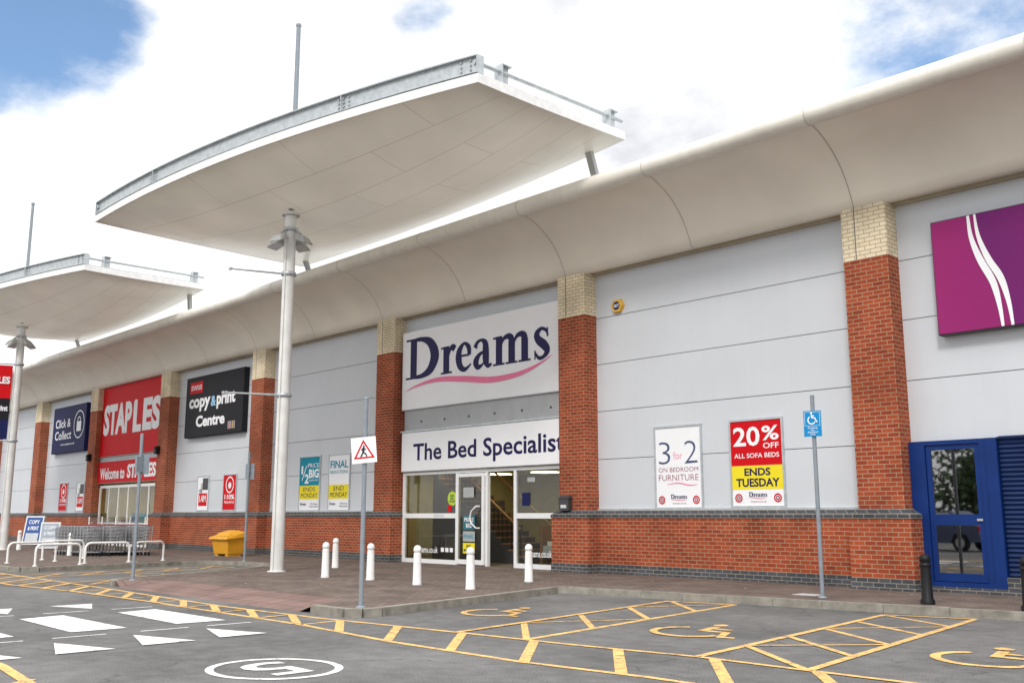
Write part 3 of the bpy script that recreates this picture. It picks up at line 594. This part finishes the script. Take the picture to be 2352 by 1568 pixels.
def p_final(b,x,z,w,h):
    PR(b,x,z,w,h,0,1,.20,.458,2)
    PT(b,'FINAL',x,z,w,h,.06,.94,.76,.90,3,.02); PT(b,'REDUCTIONS',x,z,w,h,.06,.94,.66,.72,3)
    PT(b,'END',x,z,w,h,.25,.75,.35,.43,0); PT(b,'MONDAY',x,z,w,h,.08,.92,.23,.32,0)
    serif_word(b,x+w*.06,z+h*.09,w*.3/6.3,w*.36/6.3,Y2,0); PT(b,'170 Stores\nNationwide',x,z,w,h,.55,.95,.05,.13,0)
poster(-28.8,-27.5,1.64,3.55,'white and yellow offer poster with teal lettering',p_final)
def p_iam(b,x,z,w,h):
    PR(b,x,z,w,h,.12,.9,.12,.5,1); PR(b,x,z,w,h,.45,.95,.6,.95,6); PR(b,x,z,w,h,.3,.44,.5,.8,8)
    PT(b,'I AM',x,z,w,h,.2,.8,.24,.44,4,.03); PT(b,'WHERE\nTO FIND',x,z,w,h,.1,.42,.52,.62,0,.02)
poster(-38.53,-37.5,1.67,3.1,'white poster with red block and dark photograph',p_iam)
poster(-52.0,-50.9,1.7,3.17,'white poster with red block and dark photograph',p_iam)
def p_110(b,x,z,w,h):
    PR(b,x,z,w,h,0,1,0,1,1); wdisc(b,x+w*.5,z+h*.72,w*.32,Y2,4,28,w*.27); wdisc(b,x+w*.5,z+h*.70,w*.12,Y2,4,20)
    PT(b,'110%',x,z,w,h,.12,.9,.30,.44,4,.03); PT(b,'PRICE MATCH',x,z,w,h,.12,.9,.18,.25,4,.02)
poster(-36.3,-35.2,1.67,3.1,'red poster with white ring and percentage lettering',p_110)
poster(-54.4,-53.2,1.7,3.17,'red poster with white ring and percentage lettering',p_110)
o=root('alarm_box',(-15.8,18.65,6.7),'yellow hexagonal burglar alarm box on the grey wall','alarm box'); b=B()
def hexp(r,y): return [(-15.8+r*math.cos(math.radians(60*k)),y,6.70+r*.98*math.sin(math.radians(60*k))) for k in range(6)]
p0,p1=hexp(.21,18.65),hexp(.18,18.56); b.add(p0+p1,[(i,(i+1)%6,6+(i+1)%6,6+i) for i in range(6)]+[(6,7,8,9,10,11)],0); b.make('alarm_case',M_adt,o)
b=B(); b.add([(q[0]*1,18.556,q[2]) for q in hexp(.12,0)],[(0,1,2,3,4,5)],0); txt(b,'ADT',-15.89,-15.71,6.66,6.74,18.553,1,.03); b.make('alarm_badge',[M_navyb,M_sign],o)
# ------------------------------------------------------------ canopy
def canopy(dx,label,banner):
    r=root('entrance_canopy',(-22.3+dx,13.0,PZ),label,'canopy','tall canopies standing before the shops')
    A,Bc,C,Dc=Vector((-29.7,10.6)),Vector((-14.33,12.57)),Vector((-14.3,17.2)),Vector((-30.1,18.1)); ZE=10.3
    def P(s,t,dz=0.):
        f_=A.lerp(Bc,s)+Vector((.08,-.62))*(4*s*(1-s)); k=Dc.lerp(C,s)+Vector((0,.35))*(4*s*(1-s)); q=f_.lerp(k,t)
        g=1-abs(2*s-1)**2.2; h_=.03+.97*g
        z=ZE-.93*h_*(1-abs(2*t-1)**2.2)
        return (q.x+dx,q.y,z+dz)
    NS,NT=44,20; b=B(); b.add([P(i/NS,j/NT) for i in range(NS+1) for j in range(NT+1)],[(i*(NT+1)+j,i*(NT+1)+j+1,(i+1)*(NT+1)+j+1,(i+1)*(NT+1)+j) for i in range(NS) for j in range(NT)],0,True)
    b.uv=[(15.6*i/NS,6.3*j/NT) for i in range(NS+1) for j in range(NT+1)]
    b.make('canopy_soffit',M_soff,r)
    per=[P(i/NS,0) for i in range(NS+1)]+[P(1,j/6) for j in range(1,7)]+[P(1-i/NS,1) for i in range(1,NS+1)]+[P(0,1-j/6) for j in range(1,6)]
    b=B(); n=len(per); cc=Vector((-22+dx,14.6,0))
    def off(p,d,z): 
        v=Vector((p[0],p[1],0))-cc; v.normalize(); return (p[0]+v.x*d,p[1]+v.y*d,z)
    rings=[[off(p,0,min(p[2],ZE)-.002) for p in per],[off(p,.03,min(p[2],ZE)-.002) for p in per],[off(p,.03,ZE+.20) for p in per],[off(p,-.25,ZE+.22) for p in per]]
    for a,c in zip(rings,rings[1:]): b.add(a+c,[(i,(i+1)%n,n+(i+1)%n,n+i) for i in range(n)],0)
    b.make('canopy_fascia',M_white,r)
    b=B()
    def strip(pts,y0,y1,z0,z1):
        m_=len(pts); vs=[(p[0],p[1]+y,z) for p in pts for (y,z) in ((y0,z0),(y1,z0),(y1,z1),(y0,z1))]
        fs=[(4*i+k,4*i+(k+1)%4,4*(i+1)+(k+1)%4,4*(i+1)+k) for i in range(m_-1) for k in range(4)]+[(0,1,2,3),(4*m_-4,4*m_-1,4*m_-2,4*m_-3)]
        b.add(vs,fs)
    fp=[P(i/NS,0) for i in range(NS+1)]
    strip(fp,.05,.07,ZE+.22,ZE+.60); strip(fp,-.03,.15,ZE+.60,ZE+.625); strip(fp,-.03,.15,ZE+.225,ZE+.245)
    for s in (.0,.005,.24,.25,.26,.75,.76,.77,.97,.985):
        for zz in (.32,.42,.52):
            p=P(s,0); b.box(p[0]+.01,p[0]+.05,p[1]+.025,p[1]+.05,ZE+zz,ZE+zz+.04)
    for s in (0,.255,.76,1): 
        p=P(s,0); b.box(p[0]-.012,p[0]+.012,p[1]-.03,p[1]+.16,ZE+.22,ZE+.62)
    b.make('edge_beam',M_galv,r)
    for s,tt in ((.995,(.18,.92)),(.005,(.12,.92))):
        b=B()
        for t in tt:
            p=P(s,t); z0=ZE+.2; b.box(p[0]-.02,p[0]+.0,p[1]-.12,p[1]+.12,z0,z0+.42); b.box(p[0]-.16,p[0]+.1,p[1]-.14,p[1]-.12,z0,z0+.42); b.box(p[0]-.16,p[0]+.1,p[1]-.14,p[1]+.14,z0+.42,z0+.44)
        p0,p1=P(s,.0),P(s,1.0); b.tube([(p0[0],p0[1],ZE+.48),(p1[0],p1[1],ZE+.5)],.05,10)
        b.tube([(p0[0]-.3,p0[1]+.3,ZE+.3),(p1[0]-.3,p1[1],ZE+.3)],.03,8)
        b.make('end_rail',M_galv,r)
    b=B(); b.tube([(-22.3+dx,13,PZ),(-22.3+dx,13,.14),(-22.3+dx,13,8.2),(-22.3+dx,13,9.36)],[.165,.163,.155,.15],24); b.lathe([(.24,9.33),(.24,9.38),(.15,9.38)],-22.3+dx,13,0); b.lathe([(.23,PZ),(.23,PZ+.02),(.16,PZ+.02)],-22.3+dx,13,0)
    b.tube([(-22.21+dx,12.83,PZ),(-22.21+dx,12.84,8.5)],.012,6)
    b.make('column',M_colm,r)
    b=B(); b.tube([(-22.3+dx,13,9.5),(-22.3+dx,13,14.75)],[.075,.06],10); b.lathe([(.0,14.85),(.07,14.82),(.08,14.76),(.06,14.72)],-22.3+dx,13,0,10); b.make('mast',M_pole,r)
    for k in range(4):
        a=math.radians(20+90*k); c_,s_=math.cos(a),math.sin(a); b=B()
        def Q(u,v,z): return (-22.3+dx+u*c_-v*s_,13+u*s_+v*c_,z)
        b.hexa([Q(.28,-.17,8.62),Q(.62,-.2,8.50),Q(.62,.2,8.50),Q(.28,.17,8.62)],[Q(.30,-.12,8.80),Q(.52,-.12,8.68),Q(.52,.12,8.68),Q(.30,.12,8.80)],0)
        b.hexa([Q(.30,-.15,8.605),Q(.60,-.17,8.49),Q(.60,.17,8.49),Q(.30,.15,8.605)],[Q(.30,-.15,8.62),Q(.60,-.17,8.51),Q(.60,.17,8.51),Q(.30,.15,8.62)],1)
        b.tube([Q(.12,0,8.95),Q(.36,0,8.78)],.03,6); b.make('floodlight',[M_lampc,M_acry],r)
    b=B(); b.lathe([(.16,8.98),(.2,8.98),(.2,8.90),(.16,8.90)],-22.3+dx,13,0); b.make('lamp_collar',M_galv,r)
    for z in (7.74,4.54):
        b=B(); e=(-22.3+dx-.5,13-1.42,z); b.tube([(-22.3+dx+.06,13+.2,z),(-22.3+dx,13,z),e],[.03,.03,.022],8)
        b.lathe([(.17,z-.05),(.19,z-.05),(.19,z+.05),(.17,z+.05)],-22.3+dx,13,0)
        b.box(e[0]-.05,e[0]+.05,e[1]-.02,e[1]+.05,z-.03,z+.03)
        b.make('banner_arm',M_galv,r)
    for (ax,ay,bx,by) in ((-15.36,17.08,-15.0,16.98),(-29.2,17.6,-29.0,17.9)):
        b=B(); b.hexa([(bx+dx-.09,by-.02,9.30),(bx+dx+.09,by-.02,9.30),(bx+dx+.09,by+.1,9.30),(bx+dx-.09,by+.1,9.30)],[(ax+dx-.09,ay-.04,10.35),(ax+dx+.09,ay-.04,10.35),(ax+dx+.09,ay+.08,10.35),(ax+dx-.09,ay+.08,10.35)]); b.make('roof_strut',M_lampc,r)
    if banner:
        o=root('hanging_banner',(-22.6+dx,12.3,4.6),'red, black and navy fabric banner hung on the canopy column','banner')
        def bp(u,z): return (-22.3+dx-.07-.42*u,13-.2-1.18*u,z)
        b=B(); zs=[7.68,6.3,5.4,4.6]
        for i in range(3): b.add([bp(0,zs[i+1]),bp(1,zs[i+1]),bp(1,zs[i]),bp(0,zs[i])],[(0,1,2,3)],i)
        b.make('banner_cloth',[M_red,M_blk,M_navyb],o)
        for s_,z0 in (('STAPLES',6.9),('copy&print',5.7)):
            vs,fs=text_geo(s_,.04); b=B(); b.add([(bp(.95-.9*u,0)[0]+.03,bp(.95-.9*u,0)[1]-.01,z0+.3*v) for u,v in vs],fs,0); b.make('banner_lettering',M_sign,o)
    return r
canopy(0,'large white curved canopy on a single white column with mast',False)
canopy(-21.65,'white curved canopy on a white column further along the shops',True)
# ------------------------------------------------------------ street furniture
def bollard(loc,first=[None]):
    if first[0] is None:
        r=root('bollard',loc,'white painted bollard with domed cap on block paving','bollard','white bollards on the block paving')
        B().lathe([(.095,0),(.095,.03),(.088,.05),(.078,.62)],seg=20).make('bollard_shaft',M_white,r,world=False)
        B().lathe([(.078,.62),(.066,.625),(.066,.645),(.082,.655),(.082,.70),(.07,.745),(.04,.775),(.0,.785)],seg=20).make('bollard_cap',M_white,r,world=False)
        first[0]=r; return r
    return copy_thing(first[0],loc,random.uniform(0,3))
for p in [(-19.48,12.6),(-22.83,15.07),(-18.03,12.81),(-16.14,12.62),(-14.5,12.62),(-15.25,14.91),(-36.08,12.86),(-43.4,13.44)]: bollard((*p,PZ))
def bbollard(loc):
    r=root('bollard',loc,'black cast bollard with ringed domed top near the kerb','bollard','black bollards by the blue shutter')
    B().lathe([(.11,0),(.11,.06),(.088,.09),(.076,.58)],seg=20).make('bollard_shaft',M_black,r,world=False)
    B().lathe([(.076,.58),(.09,.59),(.09,.615),(.07,.63),(.07,.655),(.085,.67),(.085,.72),(.055,.765),(0,.78)],seg=20).make('bollard_cap',M_black,r,world=False)
bbollard((-7.10,15.75,PZ)); bbollard((-5.58,15.72,PZ))
def polesign(loc,h,r0,label): 
    r=root('sign_post',loc,label,'sign post'); b=B(); b.tube([(0,0,0),(0,0,h)],r0,12); b.lathe([(r0,h),(r0*1.1,h+.005),(r0*.8,h+.03),(0,h+.035)],seg=12); b.lathe([(r0*2.2,0),(r0*2.2,.015),(r0,.03)],seg=12)
    b.make('pole',M_pole,r,world=False); return r
def plate(r,w,h,z,ang,m_front,tilt=0.,dy=-.05):
    pl=sub('sign_plate',r); pl.location=(0,0,z); pl.rotation_euler=(0,tilt,ang)
    b=B(); b.box(-w/2,w/2,dy-.006,dy,-h/2,h/2,0); b.box(-w/2,w/2,dy+.0005,dy+.004,-h/2,h/2,1); b.box(-.06,.06,dy+.004,dy+.06,-.02,.02,1); b.make('plate',[m_front,M_pole],pl,world=False); return pl
r=polesign((-12.78,8.92,PZ),3.18,.036,'grey pole with red triangle pedestrian warning sign at the kerb corner')
pl=plate(r,.40,.40,2.38,math.radians(38),M_sign,math.radians(-5))
b=B(); y=-.059
tri=[(0,.165),(-.17,-.13),(.17,-.13)]; tri2=[(0,.115),(-.125,-.105),(.125,-.105)]
b.add([(x_,y,z_) for x_,z_ in tri+tri2],[(0,1,4,3),(1,2,5,4),(2,0,3,5)],0)
for pts in ([(.0,.04,.035),(-.012,-.03,.035)],[(-.012,-.03,.02),(.03,-.06,.02),(.045,-.1,.018)],[(-.012,-.03,.02),(-.03,-.065,.02),(-.055,-.1,.018)],[(.0,.03,.014),(.04,.005,.014)],[(.0,.03,.014),(-.045,.005,.014)]): wall_ribbon(b,pts,0,0,1,1,y-.001,1,False)
wdisc(b,.004,.058,.016,y-.001,1,12); b.make('warning_triangle',[M_red,M_black],pl,world=False)
r=polesign((-8.88,15.68,PZ),3.44,.036,'grey pole with blue disabled parking sign behind the kerb')
pl=plate(r,.31,.45,2.96,math.radians(12),M_dis)
b=B(); 
def ws(pts): wall_ribbon(b,[(p[0],p[1],.02) for p in pts],0.0,.08,1,1,y-.001,0,False)
ws([(-.01+.065*math.cos(math.radians(a)),-.02+.065*math.sin(math.radians(a))) for a in range(118,352,18)]); ws([(-.01,.08),(-.005,.02)]); ws([(-.005,.02),(.05,.02)]); ws([(.05,.02),(.075,-.05),(.095,-.045)]); ws([(-.005,.055),(.035,.055)]); wdisc(b,-.012,.185,.017,y-.001,0,12)
for fx0,fx1,fz0,fz1 in ((-.135,.135,.20,.205),(-.135,.135,-.04,-.035),(-.135,-.13,-.04,.205),(.13,.135,-.04,.205)): b.box(fx0,fx1,y-.001,y,fz0,fz1)
txt(b,'Parking\nfor\ndisabled\nonly',-.09,.09,-.205,-.06,y-.001,0,.01); b.make('plate_lettering',M_sign,pl,world=False)
r=polesign((-21.47,9.02,PZ),3.13,.036,'grey pole with sign plates seen from behind'); pl=plate(r,.42,.42,2.48,math.radians(200),M_pole); pl=plate(r,.30,.34,2.48,math.radians(110),M_pole)
r=polesign((-28.0,15.2,PZ),3.3,.04,'grey pole with a plain grey sign back'); pl=plate(r,.42,.48,2.72,math.radians(190),M_pole)
def hoop(p,q,h=.58):
    r=root('guard_rail',(p[0],p[1],PZ),'white tubular steel hoop rail beside parked trolleys','guard rail','white hoop rails at the trolley park')
    P0=Vector((*p,PZ));Q0=Vector((*q,PZ)); u=(Q0-P0).normalized(); pts=[P0,P0+Vector((0,0,h-.15))]
    for a in (30,60,90): pts.append(P0+u*(.15*(1-math.cos(math.radians(a))))+Vector((0,0,h-.15+.15*math.sin(math.radians(a)))))
    for a in (90,60,30): pts.append(Q0-u*(.15*(1-math.cos(math.radians(a))))+Vector((0,0,h-.15+.15*math.sin(math.radians(a)))))
    pts+= [Q0+Vector((0,0,h-.15)),Q0]
    B().tube(pts,.035,8).make('rail_tube',M_white,r)
    for f in (p,q): B().lathe([(.07,PZ),(.07,PZ+.02),(.03,PZ+.02)],f[0],f[1],0,12).make('rail_foot',M_white,r)
for p,q in (((-31.6,9.5),(-31.9,10.95)),((-29.2,9.5),(-29.3,10.75)),((-29.9,11.1),(-29.9,12.4)),((-29.75,12.5),(-30.2,13.6)),((-33.2,11.0),(-33.3,12.3))): hoop(p,q)
tr0=[None]
def trolley(loc,rz):
    if tr0[0] is None:
        r=root('shopping_trolley',loc,'wire shopping trolley with coloured handle nested in a row','shopping trolley','nested shopping trolleys')
        b=B(); z0,z1=.45,.95
        bx=[(-.45,-.2),(.45,-.27),(.45,.27),(-.45,.2)]
        for k in range(6):
            f_=k/5; z=z0+(z1-z0)*f_; sc=.82+.18*f_; pts=[(x_*sc,y_*sc,z+(.06*(1 if x_>0 else -1)*f_)) for x_,y_ in bx]; b.tube(pts+[pts[0]],.012,4,caps=False)
        for i in range(4):
            a=Vector(bx[i]);c=Vector(bx[(i+1)%4])
            for k in range(7):
                p=a.lerp(c,k/7); b.tube([(p.x*.82,p.y*.82,z0),(p.x,p.y,z1+.06*(1 if p.x>0 else -1)*min(1,abs(p.x)/.45))],.009,4,caps=False)
        for k in range(6): yy=-.18+.072*k; b.tube([(-.37,yy,z0),(.37,yy,z0)],.009,4,caps=False)
        b.make('trolley_basket',M_wire,r,world=False)
        b=B()
        for s in (-1,1): b.tube([(-.42,s*.18,.1),(.4,s*.24,.14),(.48,s*.26,.5),(.52,s*.27,1.02)],.018,6)
        b.tube([(-.42,-.18,.1),(-.42,.18,.1)],.018,6); b.tube([(.4,-.24,.14),(.4,.24,.14)],.018,6)
        b.make('trolley_frame',M_wire,r,world=False)
        B().tube([(.53,-.20,1.04),(.53,.20,1.04)],.017,8,0).make('trolley_handle',M_hand,r,world=False)
        for x_,y_ in ((-.4,-.17),(-.4,.17),(.4,-.23),(.4,.23)): B().tube([(x_,y_-.015,.06),(x_,y_+.015,.06)],.06,12).make('wheel',M_black,r,world=False)
        tr0[0]=r; return r
    return copy_thing(tr0[0],loc,rz)
for k in range(9): trolley((-37.4+.30*k,13.1,PZ),0)
for k in range(9): trolley((-37.3+.30*k,13.85,PZ),0)
for k in range(7): trolley((-36.3+.30*k,14.6,PZ),0)
o=root('trolley_bay_screen',(-38,15.3,PZ),'clear plastic trolley bay screen with white posts','trolley shelter')
for k in range(4): B().pane(-41.0+1.35*k,-39.75+1.35*k,15.3,.45,1.4,0).make('screen_panel',M_clear,o)
for k in range(5): B().tube([(-41.05+1.35*k,15.3,PZ),(-41.05+1.35*k,15.3,1.45)],.025,8).make('screen_post',M_white,o)
o=root('grit_bin',(-32.1,16.7,PZ),'yellow plastic grit bin with sloping lid on the paving','grit bin'); b=B(); x0,x1,y0,y1=-32.7,-31.45,16.4,17.1
b.hexa([(x0+.12,y0+.1,.2),(x1-.12,y0+.1,.2),(x1-.12,y1-.05,.2),(x0+.12,y1-.05,.2)],[(x0+.03,y0+.03,.70),(x1-.03,y0+.03,.70),(x1-.03,y1,.78),(x0+.03,y1,.78)])
for a in (x0+.15,x1-.35): b.box(a,a+.2,y0+.12,y1-.1,PZ,.2)
b.make('bin_body',M_grit,o); b=B()
b.hexa([(x0-.03,y0-.05,.69),(x1+.03,y0-.05,.69),(x1+.03,y1+.02,.77),(x0-.03,y1+.02,.77)],[(x0,y0-.02,.76),(x1,y0-.02,.76),(x1,y1,.95),(x0,y1,.95)])
b.hexa([(x0+.15,y0+.1,.80),(x1-.15,y0+.1,.80),(x1-.15,y1-.1,.92),(x0+.15,y1-.1,.92)],[(x0+.22,y0+.2,.90),(x1-.22,y0+.2,.90),(x1-.22,y1-.15,.99),(x0+.22,y1-.15,.99)])
b.make('bin_lid',M_grit,o)
def aboard(loc,w,h,ang,m,label,lines):
    r=root('a_board',loc,label,'pavement sign'); r.rotation_euler=(0,0,ang); d=.28
    for s in (-1,1): b=B(); b.hexa([(-w/2,s*d-.015,.05),(w/2,s*d-.015,.05),(w/2,s*d+.015,.05),(-w/2,s*d+.015,.05)],[(-w/2,s*.03-.015,h),(w/2,s*.03-.015,h),(w/2,s*.03+.015,h),(-w/2,s*.03+.015,h)]); b.make('board_panel',M_frame,r,world=False)
    b=B()
    def q(u,v,o_=.006): z=.05+(h-.05)*v; y=-d+(d-.03)*v-.015-o_; return (-w/2+w*u,y,z)
    b.add([q(.07,.05),q(.93,.05),q(.93,.95),q(.07,.95)],[(0,1,2,3)],0)
    for i,(s_,v0,v1,u0,u1) in enumerate(lines):
        vs,fs=text_geo(s_,.03); b.add([q(u0+(u1-u0)*a,v0+(v1-v0)*c,.010) for a,c in vs],fs,1)
    b.add([q(.15,.12,.009),q(.85,.12,.009),q(.85,.4,.009),q(.15,.4,.009)],[(0,1,2,3)],2)
    b.make('board_print',[m,M_sign,M_acry],r,world=False)
mbd=mat('board_blue',(.03,.10,.36),.5)
aboard((-49.2,15.9,PZ),.95,1.35,math.radians(35),mbd,'blue and white A-board advertising sign on the pavement',[('COPY',.72,.86,.2,.8),('& PRINT',.5,.64,.2,.8)])
aboard((-43.3,14.6,PZ),.75,1.1,math.radians(60),mat('board_grey',(.35,.42,.5),.5),'small grey and blue A-board sign on the pavement',[('COPY',.72,.86,.2,.8),('& PRINT',.5,.64,.2,.8)])
# ------------------------------------------------------------ things mirrored in the glass: car and trees across the car park
def car(loc,rz,m,label):
    r=root('parked_car',loc,label,'car'); r.rotation_euler=(0,0,rz); r.scale=(1.08,1.08,1.16); W=.86
    prof=[(-2.1,.35),(-2.15,.65),(-2.0,.88),(-1.1,.98),(-.45,1.42),(.9,1.45),(1.65,1.02),(2.08,.92),(2.15,.6),(2.1,.35),(1.75,.32),(1.62,.58),(1.35,.68),(1.08,.58),(.95,.3),(-.95,.3),(-1.08,.58),(-1.35,.68),(-1.62,.58),(-1.75,.32)]
    b=B(); n=len(prof); vs=[]
    for s in (-1,1):
        for x_,z_ in prof: vs.append((x_,s*W*(1-.22*max(0,(z_-.95)/.5)),z_))
    b.add(vs,[(i,(i+1)%n,n+(i+1)%n,n+i) for i in range(n)]+[tuple(range(n)),tuple(reversed(range(n,2*n)))],0); b.make('car_body',m,r,world=False)
    for s in (-1,1):
        for poly in ([(-.95,1.0),(-.42,1.36),(.15,1.39),(.15,1.0)],[(.22,1.0),(.22,1.39),(.86,1.38),(1.4,1.02)]):
            b=B(); b.poly([(x_,s*(W*(1-.22*max(0,(z_-.95)/.5))+.006),z_) for x_,z_ in poly]); b.make('car_window',M_glassd,r,world=False)
    for x_ in (-1.35,1.35):
        for s in (-1,1):
            b=B(); b.tube([(x_,s*.68,.32),(x_,s*.88,.32)],.32,20,0); b.tube([(x_,s*.87,.32),(x_,s*.89,.32)],.19,16,1); b.make('wheel',[M_black,M_wire],r,world=False)
    for s in (-1,1): B().box(-2.16,-2.05,s*.62-.12,s*.62+.12,.62,.8).make('headlight',M_acry,r,world=False)
    for s in (-1,1): B().box(1.9,2.14,s*.72-.12,s*.72+.12,.72,.92).make('tail_light',M_red,r,world=False)
car((-18.9,-6.5,0),math.radians(8),mat('car_dark_blue',(.07,.09,.15),.25),'dark blue hatchback parked across the car park')
def tree(loc,h,R):
    r=root('tree',loc,'leafy green tree at the far edge of the car park','tree','trees bordering the car park'); b=B()
    b.tube([(0,0,0),(.1,0,h*.3),(0,.1,h*.6),(0,0,h*.85)],[.28,.22,.14,.05],8)
    for k in range(5):
        a=k*1.26; b.tube([(0,0,h*(.3+.08*k)),(R*.6*math.cos(a),R*.6*math.sin(a),h*(.5+.08*k))],[.1,.03],6)
    b.make('trunk',mat('bark',(.08,.06,.045),.9),r,world=False); b=B(); rnd=random.Random(int(loc[0]*7))
    cl=[(rnd.gauss(0,.5)*R,rnd.gauss(0,.4)*R,h*(.12+.8*rnd.random()),R*rnd.uniform(.3,.5)) for _ in range(30)]
    for cx,cy,cz,cr in cl:
        for _ in range(70):
            v=Vector((rnd.gauss(0,1),rnd.gauss(0,1),rnd.gauss(0,1))).normalized()*cr*rnd.uniform(.6,1); a=Vector((rnd.gauss(0,1),rnd.gauss(0,1),rnd.gauss(0,1))).normalized(); c=v.cross(a).normalized(); q=.25
            p=Vector((cx,cy,max(cz,cr)))+v; b.add([p-a*q,p+c*q*.6,p+a*q,p-c*q*.6],[(0,1,2,3)])
    b.make('crown',mat('foliage',(.06,.10,.035),.8,var=.5,scale=1.5),r,world=False)
for i in range(7): tree((-50+6.2*i+random.uniform(-1,1),-28+random.uniform(-2,2),0),8+random.uniform(-1,2),4.2)
# ------------------------------------------------------------ world, sun, camera
W=D.worlds.new('World'); SC.world=W; W.use_nodes=True; t=W.node_tree; n=t.nodes; l=t.links; bg=n['Background']
sky=n.new('ShaderNodeTexSky'); sky.sky_type='NISHITA'; sky.sun_disc=False; SE,SR=math.radians(42),math.radians(150)
sky.sun_elevation=SE; sky.sun_rotation=SR
tc=n.new('ShaderNodeTexCoord')
def noise(scale,det,rough=.55,off=(0,0,0)):
    mp=n.new('ShaderNodeMapping'); mp.inputs['Location'].default_value=off; mp.inputs['Scale'].default_value=(1,1,1.7); l.new(tc.outputs['Generated'],mp.inputs[0])
    z=n.new('ShaderNodeTexNoise'); z.inputs['Scale'].default_value=scale; z.inputs['Detail'].default_value=det; z.inputs['Roughness'].default_value=rough; l.new(mp.outputs[0],z.inputs['Vector']); return z.outputs['Fac']
def math_(op,a,b_=None):
    m_=n.new('ShaderNodeMath'); m_.operation=op
    for i,q in enumerate((a,b_)):
        if q is None: continue
        if isinstance(q,(int,float)): m_.inputs[i].default_value=q
        else: l.new(q,m_.inputs[i])
    return m_.outputs[0]
def mr(v,a,b_,c,d):
    m_=n.new('ShaderNodeMapRange'); m_.interpolation_type='SMOOTHSTEP'
    for i,q in enumerate((a,b_,c,d)): m_.inputs[i+1].default_value=q
    l.new(v,m_.inputs[0]); return m_.outputs[0]
def blob(d,inner,outer,amp):
    v=n.new('ShaderNodeVectorMath'); v.operation='DOT_PRODUCT'; l.new(tc.outputs['Generated'],v.inputs[0]); dd=Vector(d).normalized(); v.inputs[1].default_value=dd
    return mr(v.outputs['Value'],math.cos(math.radians(outer)),math.cos(math.radians(inner)),0,amp)
nA=noise(7,9,.60); nB=noise(7,8,.6,(3,1,2)); nC=noise(2.6,5,.5,(7,4,1))
bl=math_('ADD',math_('ADD',blob((-.872,.225,.445),0,8.5,.98),blob((-.30,.81,.475),1,12,.66)),blob((-.70,.535,.50),0,4,.45))
fac=mr(math_('ADD',bl,math_('MULTIPLY',math_('SUBTRACT',nA,.5),1.3)),.30,.80,0,.95)
ramp=n.new('ShaderNodeValToRGB'); e=ramp.color_ramp.elements; e[0].position=.38; e[0].color=(.66,.68,.74,1); e[1].position=.55; e[1].color=(1.14,1.14,1.14,1)
shade=math_('ADD',math_('MULTIPLY',nB,.5),math_('MULTIPLY',nC,.5))
sx=n.new('ShaderNodeSeparateXYZ'); l.new(tc.outputs['Generated'],sx.inputs[0])
shade2=math_('ADD',shade,math_('ADD',math_('MULTIPLY',mr(sx.outputs[0],-.55,-.85,0,1),.10),math_('MULTIPLY',mr(sx.outputs[2],.40,.15,0,1),.08))); l.new(shade2,ramp.inputs[0])
sc_=n.new('ShaderNodeVectorMath'); sc_.operation='SCALE'; l.new(ramp.outputs[0],sc_.inputs[0]); l.new(mr(sx.outputs[2],.5,.95,1.0,2.5),sc_.inputs['Scale'])
sk=n.new('ShaderNodeVectorMath'); sk.operation='MULTIPLY'; l.new(sky.outputs[0],sk.inputs[0]); sk.inputs[1].default_value=(.13,.165,.185)
mx=n.new('ShaderNodeMix'); mx.data_type='RGBA'; l.new(fac,mx.inputs[0]); l.new(sc_.outputs[0],mx.inputs[6]); l.new(sk.outputs[0],mx.inputs[7])
l.new(mx.outputs[2],bg.inputs[0]); bg.inputs[1].default_value=1.08
sd=Vector((math.sin(SR)*math.cos(SE),math.cos(SR)*math.cos(SE),math.sin(SE)))
L=D.lights.new('sun','SUN'); L.energy=1.9; L.angle=math.radians(12); L.color=(1,.96,.9); so=D.objects.new('sun',L); COL.objects.link(so); so.rotation_euler=sd.to_track_quat('Z','Y').to_euler()
cam=D.cameras.new('camera'); co=D.objects.new('camera',cam); COL.objects.link(co); co.location=(0,0,1.5)
co.rotation_euler=(math.radians(100.03),0,math.radians(46.6)); cam.lens=34.52; cam.sensor_width=36; cam.clip_end=3000; cam.clip_start=.1
SC.camera=co
